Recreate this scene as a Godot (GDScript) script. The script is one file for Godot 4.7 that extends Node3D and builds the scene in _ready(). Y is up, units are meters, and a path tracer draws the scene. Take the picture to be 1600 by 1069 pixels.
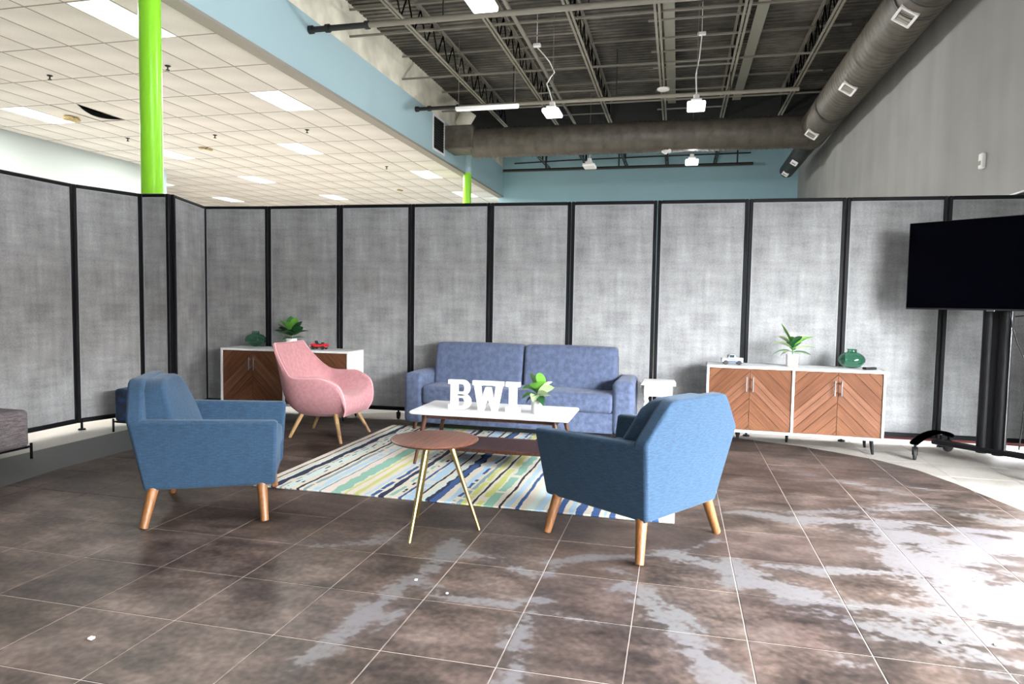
extends Node3D
# World: building axes. x runs along the back row of partitions, z towards the camera, y up, metres.

const HC := 1.3375           # camera height
const CEIL := 4.88           # suspended ceiling on the side of the green columns
const DECK := 6.6            # underside of the open roof deck
const XF := -5.864           # fascia between suspended ceiling and open roof
const XR := 3.47             # long grey wall with the storefront
const ZB := -22.65           # far teal wall
const TILE := 0.457
const TX := -2.4316          # floor tile joints: x = TX + i*TILE, z = TZ + j*TILE
const TZ := -4.1637

var M := {}
var used := {}
var rng := RandomNumberGenerator.new()

# ---------------------------------------------------------------- geometry
class Geo:
	var v := PackedVector3Array()
	var n := PackedVector3Array()
	var c := PackedColorArray()
	var uv := PackedVector2Array()
	var tint := Color(1, 1, 1)
	var X := Transform3D.IDENTITY

	func tri(a: Vector3, b: Vector3, d: Vector3, na: Vector3, nb: Vector3, nd: Vector3) -> void:
		var f := (b - a).cross(d - a)
		if f.dot(na + nb + nd) > 0.0:
			_p(a, na); _p(d, nd); _p(b, nb)
		else:
			_p(a, na); _p(b, nb); _p(d, nd)

	func _p(a: Vector3, na: Vector3) -> void:
		v.append(X * a); n.append((X.basis * na).normalized()); c.append(tint); uv.append(Vector2.ZERO)

	func flat(a: Vector3, b: Vector3, d: Vector3, away: Vector3) -> void:
		var f := (b - a).cross(d - a)
		if f.length_squared() < 1e-16: return
		f = f.normalized()
		if f.dot((a + b + d) / 3.0 - away) < 0.0: f = -f
		tri(a, b, d, f, f, f)

	func quad(a: Vector3, b: Vector3, d: Vector3, e: Vector3, away: Vector3) -> void:
		flat(a, b, d, away); flat(a, d, e, away)

	# box with chamfered edges
	func box(ce: Vector3, sz: Vector3, bev := 0.0) -> void:
		var h := sz * 0.5
		var b := minf(bev, minf(h.x, minf(h.y, h.z)) * 0.95)
		if b <= 0.0:
			for ax in 3:
				for s in [-1.0, 1.0]:
					var u := (ax + 1) % 3
					var w := (ax + 2) % 3
					var q := []
					for k in [[-1, -1], [1, -1], [1, 1], [-1, 1]]:
						var p := ce
						p[ax] += s * h[ax]; p[u] += k[0] * h[u]; p[w] += k[1] * h[w]
						q.append(p)
					quad(q[0], q[1], q[2], q[3], ce)
			return
		var pt := func(s: Vector3, ax: int) -> Vector3:
			var p := ce
			for i in 3:
				p[i] += s[i] * (h[i] if i == ax else h[i] - b)
			return p
		for ax in 3:
			var u := (ax + 1) % 3
			var w := (ax + 2) % 3
			for s in [-1.0, 1.0]:
				var q := []
				for k in [[-1, -1], [1, -1], [1, 1], [-1, 1]]:
					var sg := Vector3.ZERO
					sg[ax] = s; sg[u] = k[0]; sg[w] = k[1]
					q.append(pt.call(sg, ax))
				quad(q[0], q[1], q[2], q[3], ce)
			for k in [[-1, -1], [1, -1], [1, 1], [-1, 1]]:
				var lo := Vector3.ZERO
				lo[u] = k[0]; lo[w] = k[1]; lo[ax] = -1
				var hi := lo
				hi[ax] = 1
				quad(pt.call(lo, u), pt.call(hi, u), pt.call(hi, w), pt.call(lo, w), ce)
		for sx in [-1, 1]:
			for sy in [-1, 1]:
				for sz2 in [-1, 1]:
					var sg := Vector3(sx, sy, sz2)
					flat(pt.call(sg, 0), pt.call(sg, 1), pt.call(sg, 2), ce)

	# box between two corners
	func bx(lo: Vector3, hi: Vector3, bev := 0.0) -> void:
		box((lo + hi) * 0.5, (hi - lo).abs(), bev)

	# square bar from a to b
	func bar(a: Vector3, b: Vector3, w: float, d: float, bev := 0.0) -> void:
		var t := (b - a).normalized()
		var up := Vector3.UP if absf(t.y) < 0.95 else Vector3.FORWARD
		var s := t.cross(up).normalized()
		var o := s.cross(t).normalized()
		var keep := X
		X = keep * Transform3D(Basis(s, o, t), (a + b) * 0.5)
		box(Vector3.ZERO, Vector3(w, d, a.distance_to(b)), bev)
		X = keep

	# hexahedron with rounded edges; corner order: bit0 = x, bit1 = y, bit2 = z
	func soft(cr: Array, r: float, seg := 3, puff := Vector3.ZERO, mid := 4) -> void:
		var L := [0.0, 0.0, 0.0]
		for i in 8:
			for ax in 3:
				if not (i >> ax) & 1:
					L[ax] += (cr[i | (1 << ax)] - cr[i]).length() / 4.0
		var h := Vector3(L[0], L[1], L[2]) * 0.5
		var rr := minf(r, minf(h.x, minf(h.y, h.z)) * 0.98)
		var par := []
		for ax in 3:
			var t := []
			for k in seg + 1:
				t.append(-h[ax] + rr * (1.0 - tan(PI * 0.25 * (1.0 - float(k) / seg))))
			for k in range(1, mid):
				t.append(lerpf(-h[ax] + rr, h[ax] - rr, float(k) / mid))
			var m := t.size()
			for k in seg + 1:
				t.append(-t[seg - k])
			par.append(t)
		var pos := {}
		var acc := {}
		var quads := []
		for ax in 3:
			var u := (ax + 1) % 3
			var w := (ax + 2) % 3
			for s in [-1.0, 1.0]:
				var tu: Array = par[u]
				var tw: Array = par[w]
				var grid := []
				for i in tu.size():
					var row := []
					for j in tw.size():
						var p := Vector3.ZERO
						p[ax] = s * h[ax]; p[u] = tu[i]; p[w] = tw[j]
						var inn := p.clamp(-(h - Vector3.ONE * rr), h - Vector3.ONE * rr)
						var d := p - inn
						var q := inn + (d.normalized() * rr if d.length() > 1e-9 else Vector3.ZERO)
						var e := Vector3(q.x / h.x, q.y / h.y, q.z / h.z)
						for k in 3:
							if puff[k] != 0.0:
								var k1 := (k + 1) % 3
								var k2 := (k + 2) % 3
								e[k] += e[k] * puff[k] / h[k] * (1.0 - e[k1] * e[k1]) * (1.0 - e[k2] * e[k2])
						var o := Vector3.ZERO
						for i8 in 8:
							var wt := 1.0
							for k in 3:
								wt *= (1.0 + e[k]) * 0.5 if (i8 >> k) & 1 else (1.0 - e[k]) * 0.5
							o += cr[i8] * wt
						row.append(o)
					grid.append(row)
				for i in tu.size() - 1:
					for j in tw.size() - 1:
						quads.append([grid[i][j], grid[i + 1][j], grid[i + 1][j + 1], grid[i][j + 1]])
		var mid_p := Vector3.ZERO
		for p in cr: mid_p += p / 8.0
		smooth_quads(quads, mid_p, true)

	func key(p: Vector3) -> Vector3i:
		return Vector3i((p * 20000.0).round())

	# quads shaded smoothly over shared points; outward = away from the middle when convex
	func smooth_quads(quads: Array, mid_p: Vector3, convex: bool) -> void:
		var acc := {}
		for q in quads:
			var f: Vector3 = (q[2] - q[0]).cross(q[3] - q[1])
			if convex and f.dot((q[0] + q[2]) * 0.5 - mid_p) < 0.0: f = -f
			for p in q:
				var k := key(p)
				acc[k] = acc.get(k, Vector3.ZERO) + f
		for q in quads:
			var nn := []
			for p in q: nn.append((acc[key(p)] as Vector3).normalized())
			tri(q[0], q[1], q[2], nn[0], nn[1], nn[2])
			tri(q[0], q[2], q[3], nn[0], nn[2], nn[3])

	func softbox(lo: Vector3, hi: Vector3, r: float, seg := 3, puff := Vector3.ZERO) -> void:
		var cr := []
		for i in 8:
			cr.append(Vector3(hi.x if i & 1 else lo.x, hi.y if i & 2 else lo.y, hi.z if i & 4 else lo.z))
		soft(cr, r, seg, puff)

	# round tube through points
	func tube(pts: Array, radii: Array, sides := 10, caps := true) -> void:
		var rings := []
		var s := Vector3.ZERO
		for i in pts.size():
			var t: Vector3 = (pts[mini(i + 1, pts.size() - 1)] - pts[maxi(i - 1, 0)]).normalized()
			if i == 0:
				s = t.cross(Vector3.UP if absf(t.y) < 0.9 else Vector3.RIGHT).normalized()
			else:
				s = (s - t * s.dot(t)).normalized()
			var o := t.cross(s)
			var ring := []
			for k in sides:
				var a := TAU * k / sides
				ring.append([pts[i] + (s * cos(a) + o * sin(a)) * radii[i], s * cos(a) + o * sin(a)])
			rings.append(ring)
		for i in pts.size() - 1:
			for k in sides:
				var k2 := (k + 1) % sides
				var a = rings[i][k]; var b = rings[i][k2]; var d = rings[i + 1][k2]; var e = rings[i + 1][k]
				tri(a[0], b[0], d[0], a[1], b[1], d[1])
				tri(a[0], d[0], e[0], a[1], d[1], e[1])
		if caps:
			for w in [0, pts.size() - 1]:
				var t: Vector3 = (pts[w] - pts[1 if w == 0 else w - 1]).normalized()
				for k in sides:
					tri(pts[w], rings[w][k][0], rings[w][(k + 1) % sides][0], t, t, t)

	# profile of Vector2(radius, height) turned about y
	func lathe(prof: Array, sides := 24, at := Vector3.ZERO, smooth_deg := 40.0) -> void:
		var m := prof.size()
		var fn := []
		for i in m - 1:
			var d: Vector2 = prof[i + 1] - prof[i]
			fn.append(Vector2(d.y, -d.x).normalized())
		for i in m - 1:
			var n0: Vector2 = fn[i]; var n1: Vector2 = fn[i]
			if i > 0 and absf(rad_to_deg(fn[i].angle_to(fn[i - 1]))) < smooth_deg: n0 = (fn[i] + fn[i - 1]).normalized()
			if i < m - 2 and absf(rad_to_deg(fn[i].angle_to(fn[i + 1]))) < smooth_deg: n1 = (fn[i] + fn[i + 1]).normalized()
			for k in sides:
				var a0 := TAU * k / sides
				var a1 := TAU * (k + 1) / sides
				var e0 := Vector3(cos(a0), 0, sin(a0)); var e1 := Vector3(cos(a1), 0, sin(a1))
				var p0 = at + e0 * prof[i].x + Vector3.UP * prof[i].y
				var p1 = at + e1 * prof[i].x + Vector3.UP * prof[i].y
				var p2 = at + e1 * prof[i + 1].x + Vector3.UP * prof[i + 1].y
				var p3 = at + e0 * prof[i + 1].x + Vector3.UP * prof[i + 1].y
				var na := e0 * n0.x + Vector3.UP * n0.y; var nb := e1 * n0.x + Vector3.UP * n0.y
				var nc := e1 * n1.x + Vector3.UP * n1.y; var nd := e0 * n1.x + Vector3.UP * n1.y
				if prof[i].x > 1e-6: tri(p0, p1, p2, na, nb, nc)
				if prof[i + 1].x > 1e-6: tri(p0, p2, p3, na, nc, nd)

	# polygon in the xy plane, from z0 to z1, edges chamfered by bev
	func prism(poly: PackedVector2Array, z0: float, z1: float, bev := 0.0) -> void:
		var idx := Geometry2D.triangulate_polygon(poly)
		var m := poly.size()
		var area := 0.0
		for i in m: area += poly[i].cross(poly[(i + 1) % m])
		var sg := 1.0 if area > 0 else -1.0
		var inn := PackedVector2Array()
		for i in m:
			var d0 := (poly[i] - poly[(i + m - 1) % m]).normalized()
			var d1 := (poly[(i + 1) % m] - poly[i]).normalized()
			var n0 := Vector2(-d0.y, d0.x) * sg; var n1 := Vector2(-d1.y, d1.x) * sg
			var h := (n0 + n1)
			var l := maxf(h.length_squared() * 0.5, 0.3)
			inn.append(poly[i] + h * (bev / l))
		var face := inn if bev > 0.0 else poly
		for k in range(0, idx.size(), 3):
			for e in [[z1, 1.0], [z0, -1.0]]:
				var q := []
				for j in 3: q.append(Vector3(face[idx[k + j]].x, face[idx[k + j]].y, e[0]))
				var nn := Vector3(0, 0, e[1] * signf(z1 - z0))
				tri(q[0], q[1], q[2], nn, nn, nn)
		var zs := [z0, z0 + bev * signf(z1 - z0), z1 - bev * signf(z1 - z0), z1]
		for i in m:
			var j := (i + 1) % m
			var d := (poly[j] - poly[i]).normalized()
			var o := Vector3(d.y * sg, -d.x * sg, 0)
			var A := Vector3(poly[i].x, poly[i].y, 0); var B := Vector3(poly[j].x, poly[j].y, 0)
			var up := Vector3(0, 0, 1)
			tri(A + up * zs[1], B + up * zs[1], B + up * zs[2], o, o, o)
			tri(A + up * zs[1], B + up * zs[2], A + up * zs[2], o, o, o)
			if bev > 0.0:
				var iA := Vector3(inn[i].x, inn[i].y, 0); var iB := Vector3(inn[j].x, inn[j].y, 0)
				for e in [[0, 1, -1.0], [3, 2, 1.0]]:
					var nn: Vector3 = (o + up * float(e[2]) * signf(z1 - z0)).normalized()
					tri(iA + up * zs[e[0]], iB + up * zs[e[0]], B + up * zs[e[1]], nn, nn, nn)
					tri(iA + up * zs[e[0]], B + up * zs[e[1]], A + up * zs[e[1]], nn, nn, nn)

	# cushion: polygon outline (convex), thickness, rounded rim, both faces bulging; warp bends it
	func cushion(poly: PackedVector2Array, z0: float, z1: float, r: float, bulge: float, warp: Callable) -> void:
		var ce := Vector2.ZERO
		for p in poly: ce += p / poly.size()
		var ext := 0.0
		for p in poly: ext = maxf(ext, p.distance_to(ce))
		var prof := []      # (inset, z)
		for k in 5:
			var a := PI * 0.5 * k / 4.0
			prof.append([r * (1.0 - sin(a)), z0 + r * (1.0 - cos(a))])
		for k in 5:
			var a := PI * 0.5 * k / 4.0
			prof.append([r * (1.0 - cos(a)), z1 - r * (1.0 - sin(a))])
		var rings := []
		for s in [0.0, 0.35, 0.65, 0.85]:
			rings.append([s * (1.0 - r / ext), z0 - bulge * (1.0 - s * s)])
		var head := rings.duplicate()
		rings = []
		for h2 in head: rings.append(h2)
		for p in prof: rings.append([1.0 - p[0] / ext, p[1]])
		var tail := []
		for s in [0.85, 0.65, 0.35, 0.0]:
			rings.append([s * (1.0 - r / ext), z1 + bulge * (1.0 - s * s)])
		var quads := []
		var m := poly.size()
		var P := []
		for rg in rings:
			var row := []
			for i in m:
				var q: Vector2 = ce + (poly[i] - ce) * rg[0]
				row.append(warp.call(Vector3(q.x, q.y, rg[1])))
			P.append(row)
		for a in rings.size() - 1:
			for i in m:
				var j := (i + 1) % m
				quads.append([P[a][i], P[a][j], P[a + 1][j], P[a + 1][i]])
		smooth_quads(quads, warp.call(Vector3(ce.x, ce.y, (z0 + z1) * 0.5)), true)

	func mesh(mat: Material) -> ArrayMesh:
		var a := []
		a.resize(Mesh.ARRAY_MAX)
		a[Mesh.ARRAY_VERTEX] = v; a[Mesh.ARRAY_NORMAL] = n; a[Mesh.ARRAY_COLOR] = c; a[Mesh.ARRAY_TEX_UV] = uv
		var am := ArrayMesh.new()
		am.add_surface_from_arrays(Mesh.PRIMITIVE_TRIANGLES, a)
		am.surface_set_material(0, mat)
		return am

# ---------------------------------------------------------------- scene helpers
func numbered(called: String) -> String:
	used[called] = used.get(called, -1) + 1
	return called if used[called] == 0 else "%s_%03d" % [called, used[called]]

func put(called: String, mesh: Mesh, parent: Node3D) -> MeshInstance3D:
	var o := MeshInstance3D.new()
	o.mesh = mesh
	o.cast_shadow = GeometryInstance3D.SHADOW_CASTING_SETTING_ON
	if parent == self:
		o.name = numbered(called)
	else:
		var k := 0
		var nm := called
		while parent.has_node(nm):
			k += 1
			nm = "%s_%03d" % [called, k]
		o.name = nm
	parent.add_child(o, true)
	return o

func obj(called: String, g: Geo, mat: Material, parent: Node3D) -> MeshInstance3D:
	return put(called, g.mesh(mat), parent)

func tag(o: Node, label: String, category: String, group := "", kind := "") -> Node:
	o.set_meta("label", label)
	if category: o.set_meta("category", category)
	if group: o.set_meta("group", group)
	if kind: o.set_meta("kind", kind)
	return o

func thing(called: String, label: String, category: String, at := Vector3.ZERO, turn := 0.0, group := "", kind := "") -> Node3D:
	var o := Node3D.new()
	o.name = numbered(called)
	add_child(o)
	o.position = at
	o.rotation.y = turn
	tag(o, label, category, group, kind)
	return o

func dup(root: Node3D, label: String, at: Vector3, turn: float, group := "") -> Node3D:
	var r: Node3D = root.duplicate()
	r.name = numbered(String(root.name))
	add_child(r)
	r.position = at
	r.rotation.y = turn
	tag(r, label, root.get_meta("category"), group)
	return r

func solid(called: String, lo: Vector3, hi: Vector3, mat: Material, label: String, category: String) -> MeshInstance3D:
	var g := Geo.new()
	var ce := (lo + hi) * 0.5
	g.bx(lo - ce, hi - ce)
	var o := obj(called, g, mat, self)
	o.position = ce
	tag(o, label, category, "", "structure")
	return o

func srgb(r: int, gr: int, b: int) -> Color:
	return Color(r / 255.0, gr / 255.0, b / 255.0)

func material(nm: String, col: Color, rough := 0.6, metal := 0.0, tex: Texture2D = null, scl := 1.0, bump: Texture2D = null, bscale := 1.0) -> StandardMaterial3D:
	var m := StandardMaterial3D.new()
	m.resource_name = nm
	m.albedo_color = col
	m.roughness = rough
	m.metallic = metal
	if tex or bump:
		m.uv1_triplanar = true
		m.uv1_scale = Vector3.ONE * scl
	if tex: m.albedo_texture = tex
	if bump:
		m.normal_enabled = true
		m.normal_texture = bump
		m.normal_scale = bscale
	M[nm] = m
	return m

func glow(nm: String, col: Color, e: float) -> StandardMaterial3D:
	var m := material(nm, Color(0.9, 0.9, 0.9), 0.5)
	m.emission_enabled = true
	m.emission = col
	m.emission_energy_multiplier = e
	return m

# grey noise picture w x h, drawn from a noise picture nw x nh stretched over it
func noise_img(sd: int, freq: float, nw: int, nh: int, w: int, h: int) -> Image:
	var f := FastNoiseLite.new()
	f.seed = sd
	f.noise_type = FastNoiseLite.TYPE_SIMPLEX
	f.frequency = freq
	f.fractal_octaves = 3
	var im := f.get_seamless_image(nw, nh, false, false, 0.15, true)
	im.convert(Image.FORMAT_L8)
	if nw != w or nh != h: im.resize(w, h, Image.INTERPOLATE_CUBIC)
	return im

func blend(list: Array, w: int, h: int, lo: float, hi: float) -> Image:
	var out := PackedByteArray()
	out.resize(w * h)
	var d := []
	var wt := PackedFloat32Array()
	for e in list:
		d.append((e[0] as Image).get_data())
		wt.append(e[1])
	var m := d.size()
	var total := 0.0
	for x in wt: total += absf(x)
	for i in w * h:
		var s := 0.0
		for k in m: s += (d[k][i] / 255.0 - 0.5) * wt[k]
		s = 0.5 + s / total * 1.6
		out[i] = int(clampf(lerpf(lo, hi, s), 0.0, 1.0) * 255.0)
	return Image.create_from_data(w, h, false, Image.FORMAT_L8, out)

func tex(im: Image) -> ImageTexture:
	var c: Image = im.duplicate()
	c.convert(Image.FORMAT_RGB8)
	return ImageTexture.create_from_image(c)

func bump_tex(im: Image, s: float) -> ImageTexture:
	var c: Image = im.duplicate()
	c.convert(Image.FORMAT_RGBA8)
	c.bump_map_to_normal_map(s)
	return ImageTexture.create_from_image(c)

# ---------------------------------------------------------------- main
func _ready() -> void:
	rng.seed = 7
	camera_sky()
	make_materials()
	shell()
	floor_tiles()
	drop_ceiling()
	roof()
	ducts()
	columns()
	partitions()
	rug()
	armchairs()
	pink_chair()
	sofa()
	coffee_table()
	round_table()
	sideboards()
	end_table()
	television()
	ottomans()
	table_things()
	small_things()

func camera_sky() -> void:
	var cam := Camera3D.new()
	cam.name = "camera"
	add_child(cam)
	cam.transform = Transform3D(Basis(Vector3(0.9717, 0.01603, -0.23565), Vector3(-0.02994, 0.99801, -0.05556), Vector3(0.23429, 0.06105, 0.97025)).orthonormalized(), Vector3(0, HC, 0))
	cam.fov = 53.25
	cam.near = 0.05
	cam.far = 200.0
	cam.current = true
	var env := Environment.new()
	env.background_mode = Environment.BG_SKY
	var sky := Sky.new()
	var sm := ProceduralSkyMaterial.new()
	sm.sky_top_color = Color(0.90, 0.91, 0.93)
	sm.sky_horizon_color = Color(0.96, 0.955, 0.945)
	sm.ground_horizon_color = Color(0.62, 0.62, 0.60)
	sm.ground_bottom_color = Color(0.45, 0.45, 0.44)
	sm.sky_energy_multiplier = 7.8
	sm.ground_energy_multiplier = 2.2
	sky.sky_material = sm
	env.sky = sky
	env.ambient_light_source = Environment.AMBIENT_SOURCE_SKY
	env.tonemap_mode = Environment.TONE_MAPPER_LINEAR
	env.tonemap_exposure = 1.0
	env.sdfgi_enabled = true
	env.ssao_enabled = true
	env.ssil_enabled = true
	var we := WorldEnvironment.new()
	we.name = "environment"
	we.environment = env
	add_child(we)

const E_TROFFER := 22.0
const E_BAY := 3.6

func area_light(called: String, parent: Node3D, at: Vector3, size: Vector2, energy: float, col: Color, basis := Basis(Vector3.RIGHT, -PI / 2)) -> void:
	var l := AreaLight3D.new()
	l.name = called
	l.area_size = size
	l.light_energy = energy
	l.light_color = col
	l.area_range = 40.0
	l.shadow_enabled = true
	parent.add_child(l, true)
	l.transform = Transform3D(basis, at)

func make_materials() -> void:
	# partition cloth: cloudy grey with fine crossed streaks
	var S := 512
	var pan := blend([[noise_img(1, 0.014, 256, 256, S, S), 1.0], [noise_img(2, 0.05, 384, 48, S, S), 0.7], [noise_img(3, 0.05, 64, 384, S, S), 0.6], [noise_img(4, 0.12, 512, 512, S, S), 0.7]], S, S, 0.74, 1.0)
	material("cloth_grey", srgb(166, 168, 170), 0.95, 0, tex(pan), 0.55, bump_tex(blend([[noise_img(5, 0.25, 512, 512, S, S), 1.0]], S, S, 0, 1), 2.0), 0.3)
	# slub weave of the blue chairs: short dashes
	var weave := blend([[noise_img(6, 0.05, 64, 512, S, S), 1.0], [noise_img(7, 0.10, 512, 96, S, S), 0.6], [noise_img(8, 0.2, 512, 512, S, S), 0.6]], S, S, 0.55, 1.0)
	var weave_b := bump_tex(weave, 5.0)
	var wt := tex(weave)
	material("blue_weave", srgb(36, 73, 104), 0.9, 0, wt, 4.5, weave_b, 0.35)
	material("blue_sofa", srgb(88, 102, 132), 0.92, 0, tex(blend([[noise_img(9, 0.03, 256, 256, S, S), 1.0], [noise_img(10, 0.15, 512, 512, S, S), 0.8]], S, S, 0.72, 1.0)), 1.6, weave_b, 0.25)
	material("pink_piping", srgb(226, 170, 176), 0.9)
	material("pink_felt", srgb(202, 146, 152), 0.95, 0, tex(blend([[noise_img(11, 0.2, 512, 512, S, S), 1.0], [noise_img(12, 0.03, 256, 256, S, S), 0.5]], S, S, 0.78, 1.0)), 2.5, weave_b, 0.3)
	material("grey_felt", srgb(140, 132, 134), 0.95, 0, wt, 2.5, weave_b, 0.3)
	material("navy_velvet", srgb(20, 66, 128), 0.75, 0, tex(noise_img(13, 0.02, 256, 256, 256, 256)), 1.5)
	for k in ["blue_weave", "pink_felt", "blue_sofa", "navy_velvet"]:
		M[k].rim_enabled = true
		M[k].rim = 0.4
		M[k].rim_tint = 0.5
	# wood: grain runs along local y (triplanar)
	var grain := blend([[noise_img(14, 0.06, 512, 20, S, S), 1.0], [noise_img(15, 0.2, 512, 48, S, S), 0.5]], S, S, 0.6, 1.0)
	var gt := tex(grain)
	var gt2 := tex(blend([[noise_img(14, 0.05, 512, 24, S, S), 1.0], [noise_img(15, 0.2, 512, 48, S, S), 0.3]], S, S, 0.8, 1.0))
	material("oak", srgb(150, 100, 54), 0.45, 0, gt, 3.0)
	material("beech", srgb(216, 178, 126), 0.5, 0, gt, 3.0)
	material("walnut_top", srgb(128, 80, 62), 0.4, 0, gt, 2.0)
	material("walnut_dark", srgb(92, 54, 36), 0.4, 0, gt, 2.0)
	material("brass", srgb(232, 208, 134), 0.28, 1.0)
	var pl := material("door_wood", Color(1, 1, 1), 0.5, 0, gt2, 1.6)
	pl.metallic_specular = 0.25
	pl.vertex_color_use_as_albedo = true
	material("white_lacquer", srgb(240, 241, 243), 0.3)
	material("white_paint", srgb(240, 240, 240), 0.55)
	material("black_metal", srgb(17, 18, 20), 0.5, 0.0)
	material("panel_frame", srgb(15, 16, 20), 0.55)
	M.panel_frame.metallic_specular = 0.3
	material("bead_grey", srgb(150, 154, 158), 0.5)
	M.black_metal.metallic_specular = 0.25
	material("black_gloss", srgb(2, 2, 6), 0.1)
	M.black_gloss.metallic_specular = 0.15
	material("black_plastic", srgb(22, 22, 24), 0.5)
	material("rubber", srgb(34, 34, 36), 0.7)
	material("chrome", srgb(200, 202, 205), 0.2, 1.0)
	material("steel", srgb(150, 152, 156), 0.35, 1.0)
	material("shaded_blue_paint", srgb(152, 190, 204), 0.75)  # same paint as the fascia, darkened for the dimmer far end
	material("pale_blue_paint", srgb(172, 202, 210), 0.75)
	material("cream_board", srgb(250, 247, 228), 0.85, 0, tex(blend([[noise_img(16, 0.02, 256, 256, 256, 256), 1.0]], 256, 256, 0.86, 1.0)), 0.2)
	material("wall_grey", srgb(152, 152, 150), 0.8, 0, tex(blend([[noise_img(17, 0.05, 128, 8, 256, 256), 1.0], [noise_img(18, 0.02, 256, 256, 256, 256), 0.8]], 256, 256, 0.93, 1.0)), 0.16)
	material("wall_white", srgb(166, 176, 176), 0.8)
	material("tile_white", srgb(242, 239, 235), 0.9, 0, tex(blend([[noise_img(19, 0.01, 128, 128, 256, 256), 1.0], [noise_img(20, 0.4, 256, 256, 256, 256), 0.4]], 256, 256, 0.88, 1.0)), 0.35)
	material("tee_grey", srgb(150, 146, 138), 0.6)
	material("deck_grey", srgb(108, 104, 97), 0.7, 0, tex(blend([[noise_img(21, 0.015, 256, 256, 256, 256), 1.0], [noise_img(22, 0.08, 256, 256, 256, 256), 0.5]], 256, 256, 0.45, 1.0)), 0.12)
	material("joist_grey", srgb(122, 118, 108), 0.6)
	material("beam_grey", srgb(142, 142, 130), 0.6)
	material("iron_black", srgb(30, 32, 32), 0.6)
	material("duct_grey", srgb(96, 91, 82), 0.55, 0.1, tex(blend([[noise_img(23, 0.02, 256, 256, 256, 256), 1.0]], 256, 256, 0.8, 1.0)), 0.6)
	material("green_paint", srgb(150, 232, 50), 0.3)
	material("pale_floor", srgb(172, 168, 160), 0.35, 0, tex(blend([[noise_img(24, 0.02, 256, 256, 512, 512), 1.0], [noise_img(25, 0.15, 512, 512, 512, 512), 0.5]], 512, 512, 0.84, 1.0)), 0.4)
	material("shaded_floor_grey", srgb(86, 88, 88), 0.4)  # pale flooring darkened to stand for the unlit side
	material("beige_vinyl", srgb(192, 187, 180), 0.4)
	material("grout", srgb(172, 162, 154), 0.8)
	material("concrete", srgb(170, 170, 168), 0.9)
	material("asphalt", srgb(120, 120, 120), 0.9)
	material("brick_dull", srgb(120, 108, 98), 0.9)
	material("maroon", srgb(96, 30, 36), 0.6)
	material("dark_hole", srgb(14, 13, 12), 1.0)
	material("stain_brown", srgb(186, 166, 120), 0.9)
	glow("troffer_face", Color(1, 0.99, 0.97), 1.6)
	glow("bay_face", Color(0.98, 0.99, 1.0), 2.2)
	glow("unlit_tube_glow", Color(1, 1, 0.98), 0.45)  # strip light is off; faint glow only whitens its face
	var gl := material("pane_glass", Color(1, 1, 1, 0.06), 0.0)
	gl.transparency = BaseMaterial3D.TRANSPARENCY_ALPHA
	var gv := material("green_glass", srgb(172, 228, 204), 0.03)
	gv.refraction_enabled = true
	gv.refraction_scale = 0.05
	gv.transparency = BaseMaterial3D.TRANSPARENCY_ALPHA
	gv.albedo_color.a = 0.0
	material("car_window", srgb(40, 48, 54), 0.1)
	material("toy_red", srgb(214, 22, 34), 0.25)
	material("toy_blue", srgb(46, 84, 128), 0.3)
	material("toy_white", srgb(158, 170, 180), 0.3)
	for e in [["leaf_dark", srgb(28, 72, 38)], ["leaf_mid", srgb(60, 126, 56)], ["leaf_bright", srgb(98, 158, 58)], ["leaf_pale", srgb(176, 198, 150)]]:
		var lm := material(e[0], e[1], 0.4)
		lm.backlight_enabled = true
		lm.backlight = e[1] * 0.35
	material("soil", srgb(60, 48, 40), 0.95)
	material("pot_white", srgb(236, 236, 238), 0.5)

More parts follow.
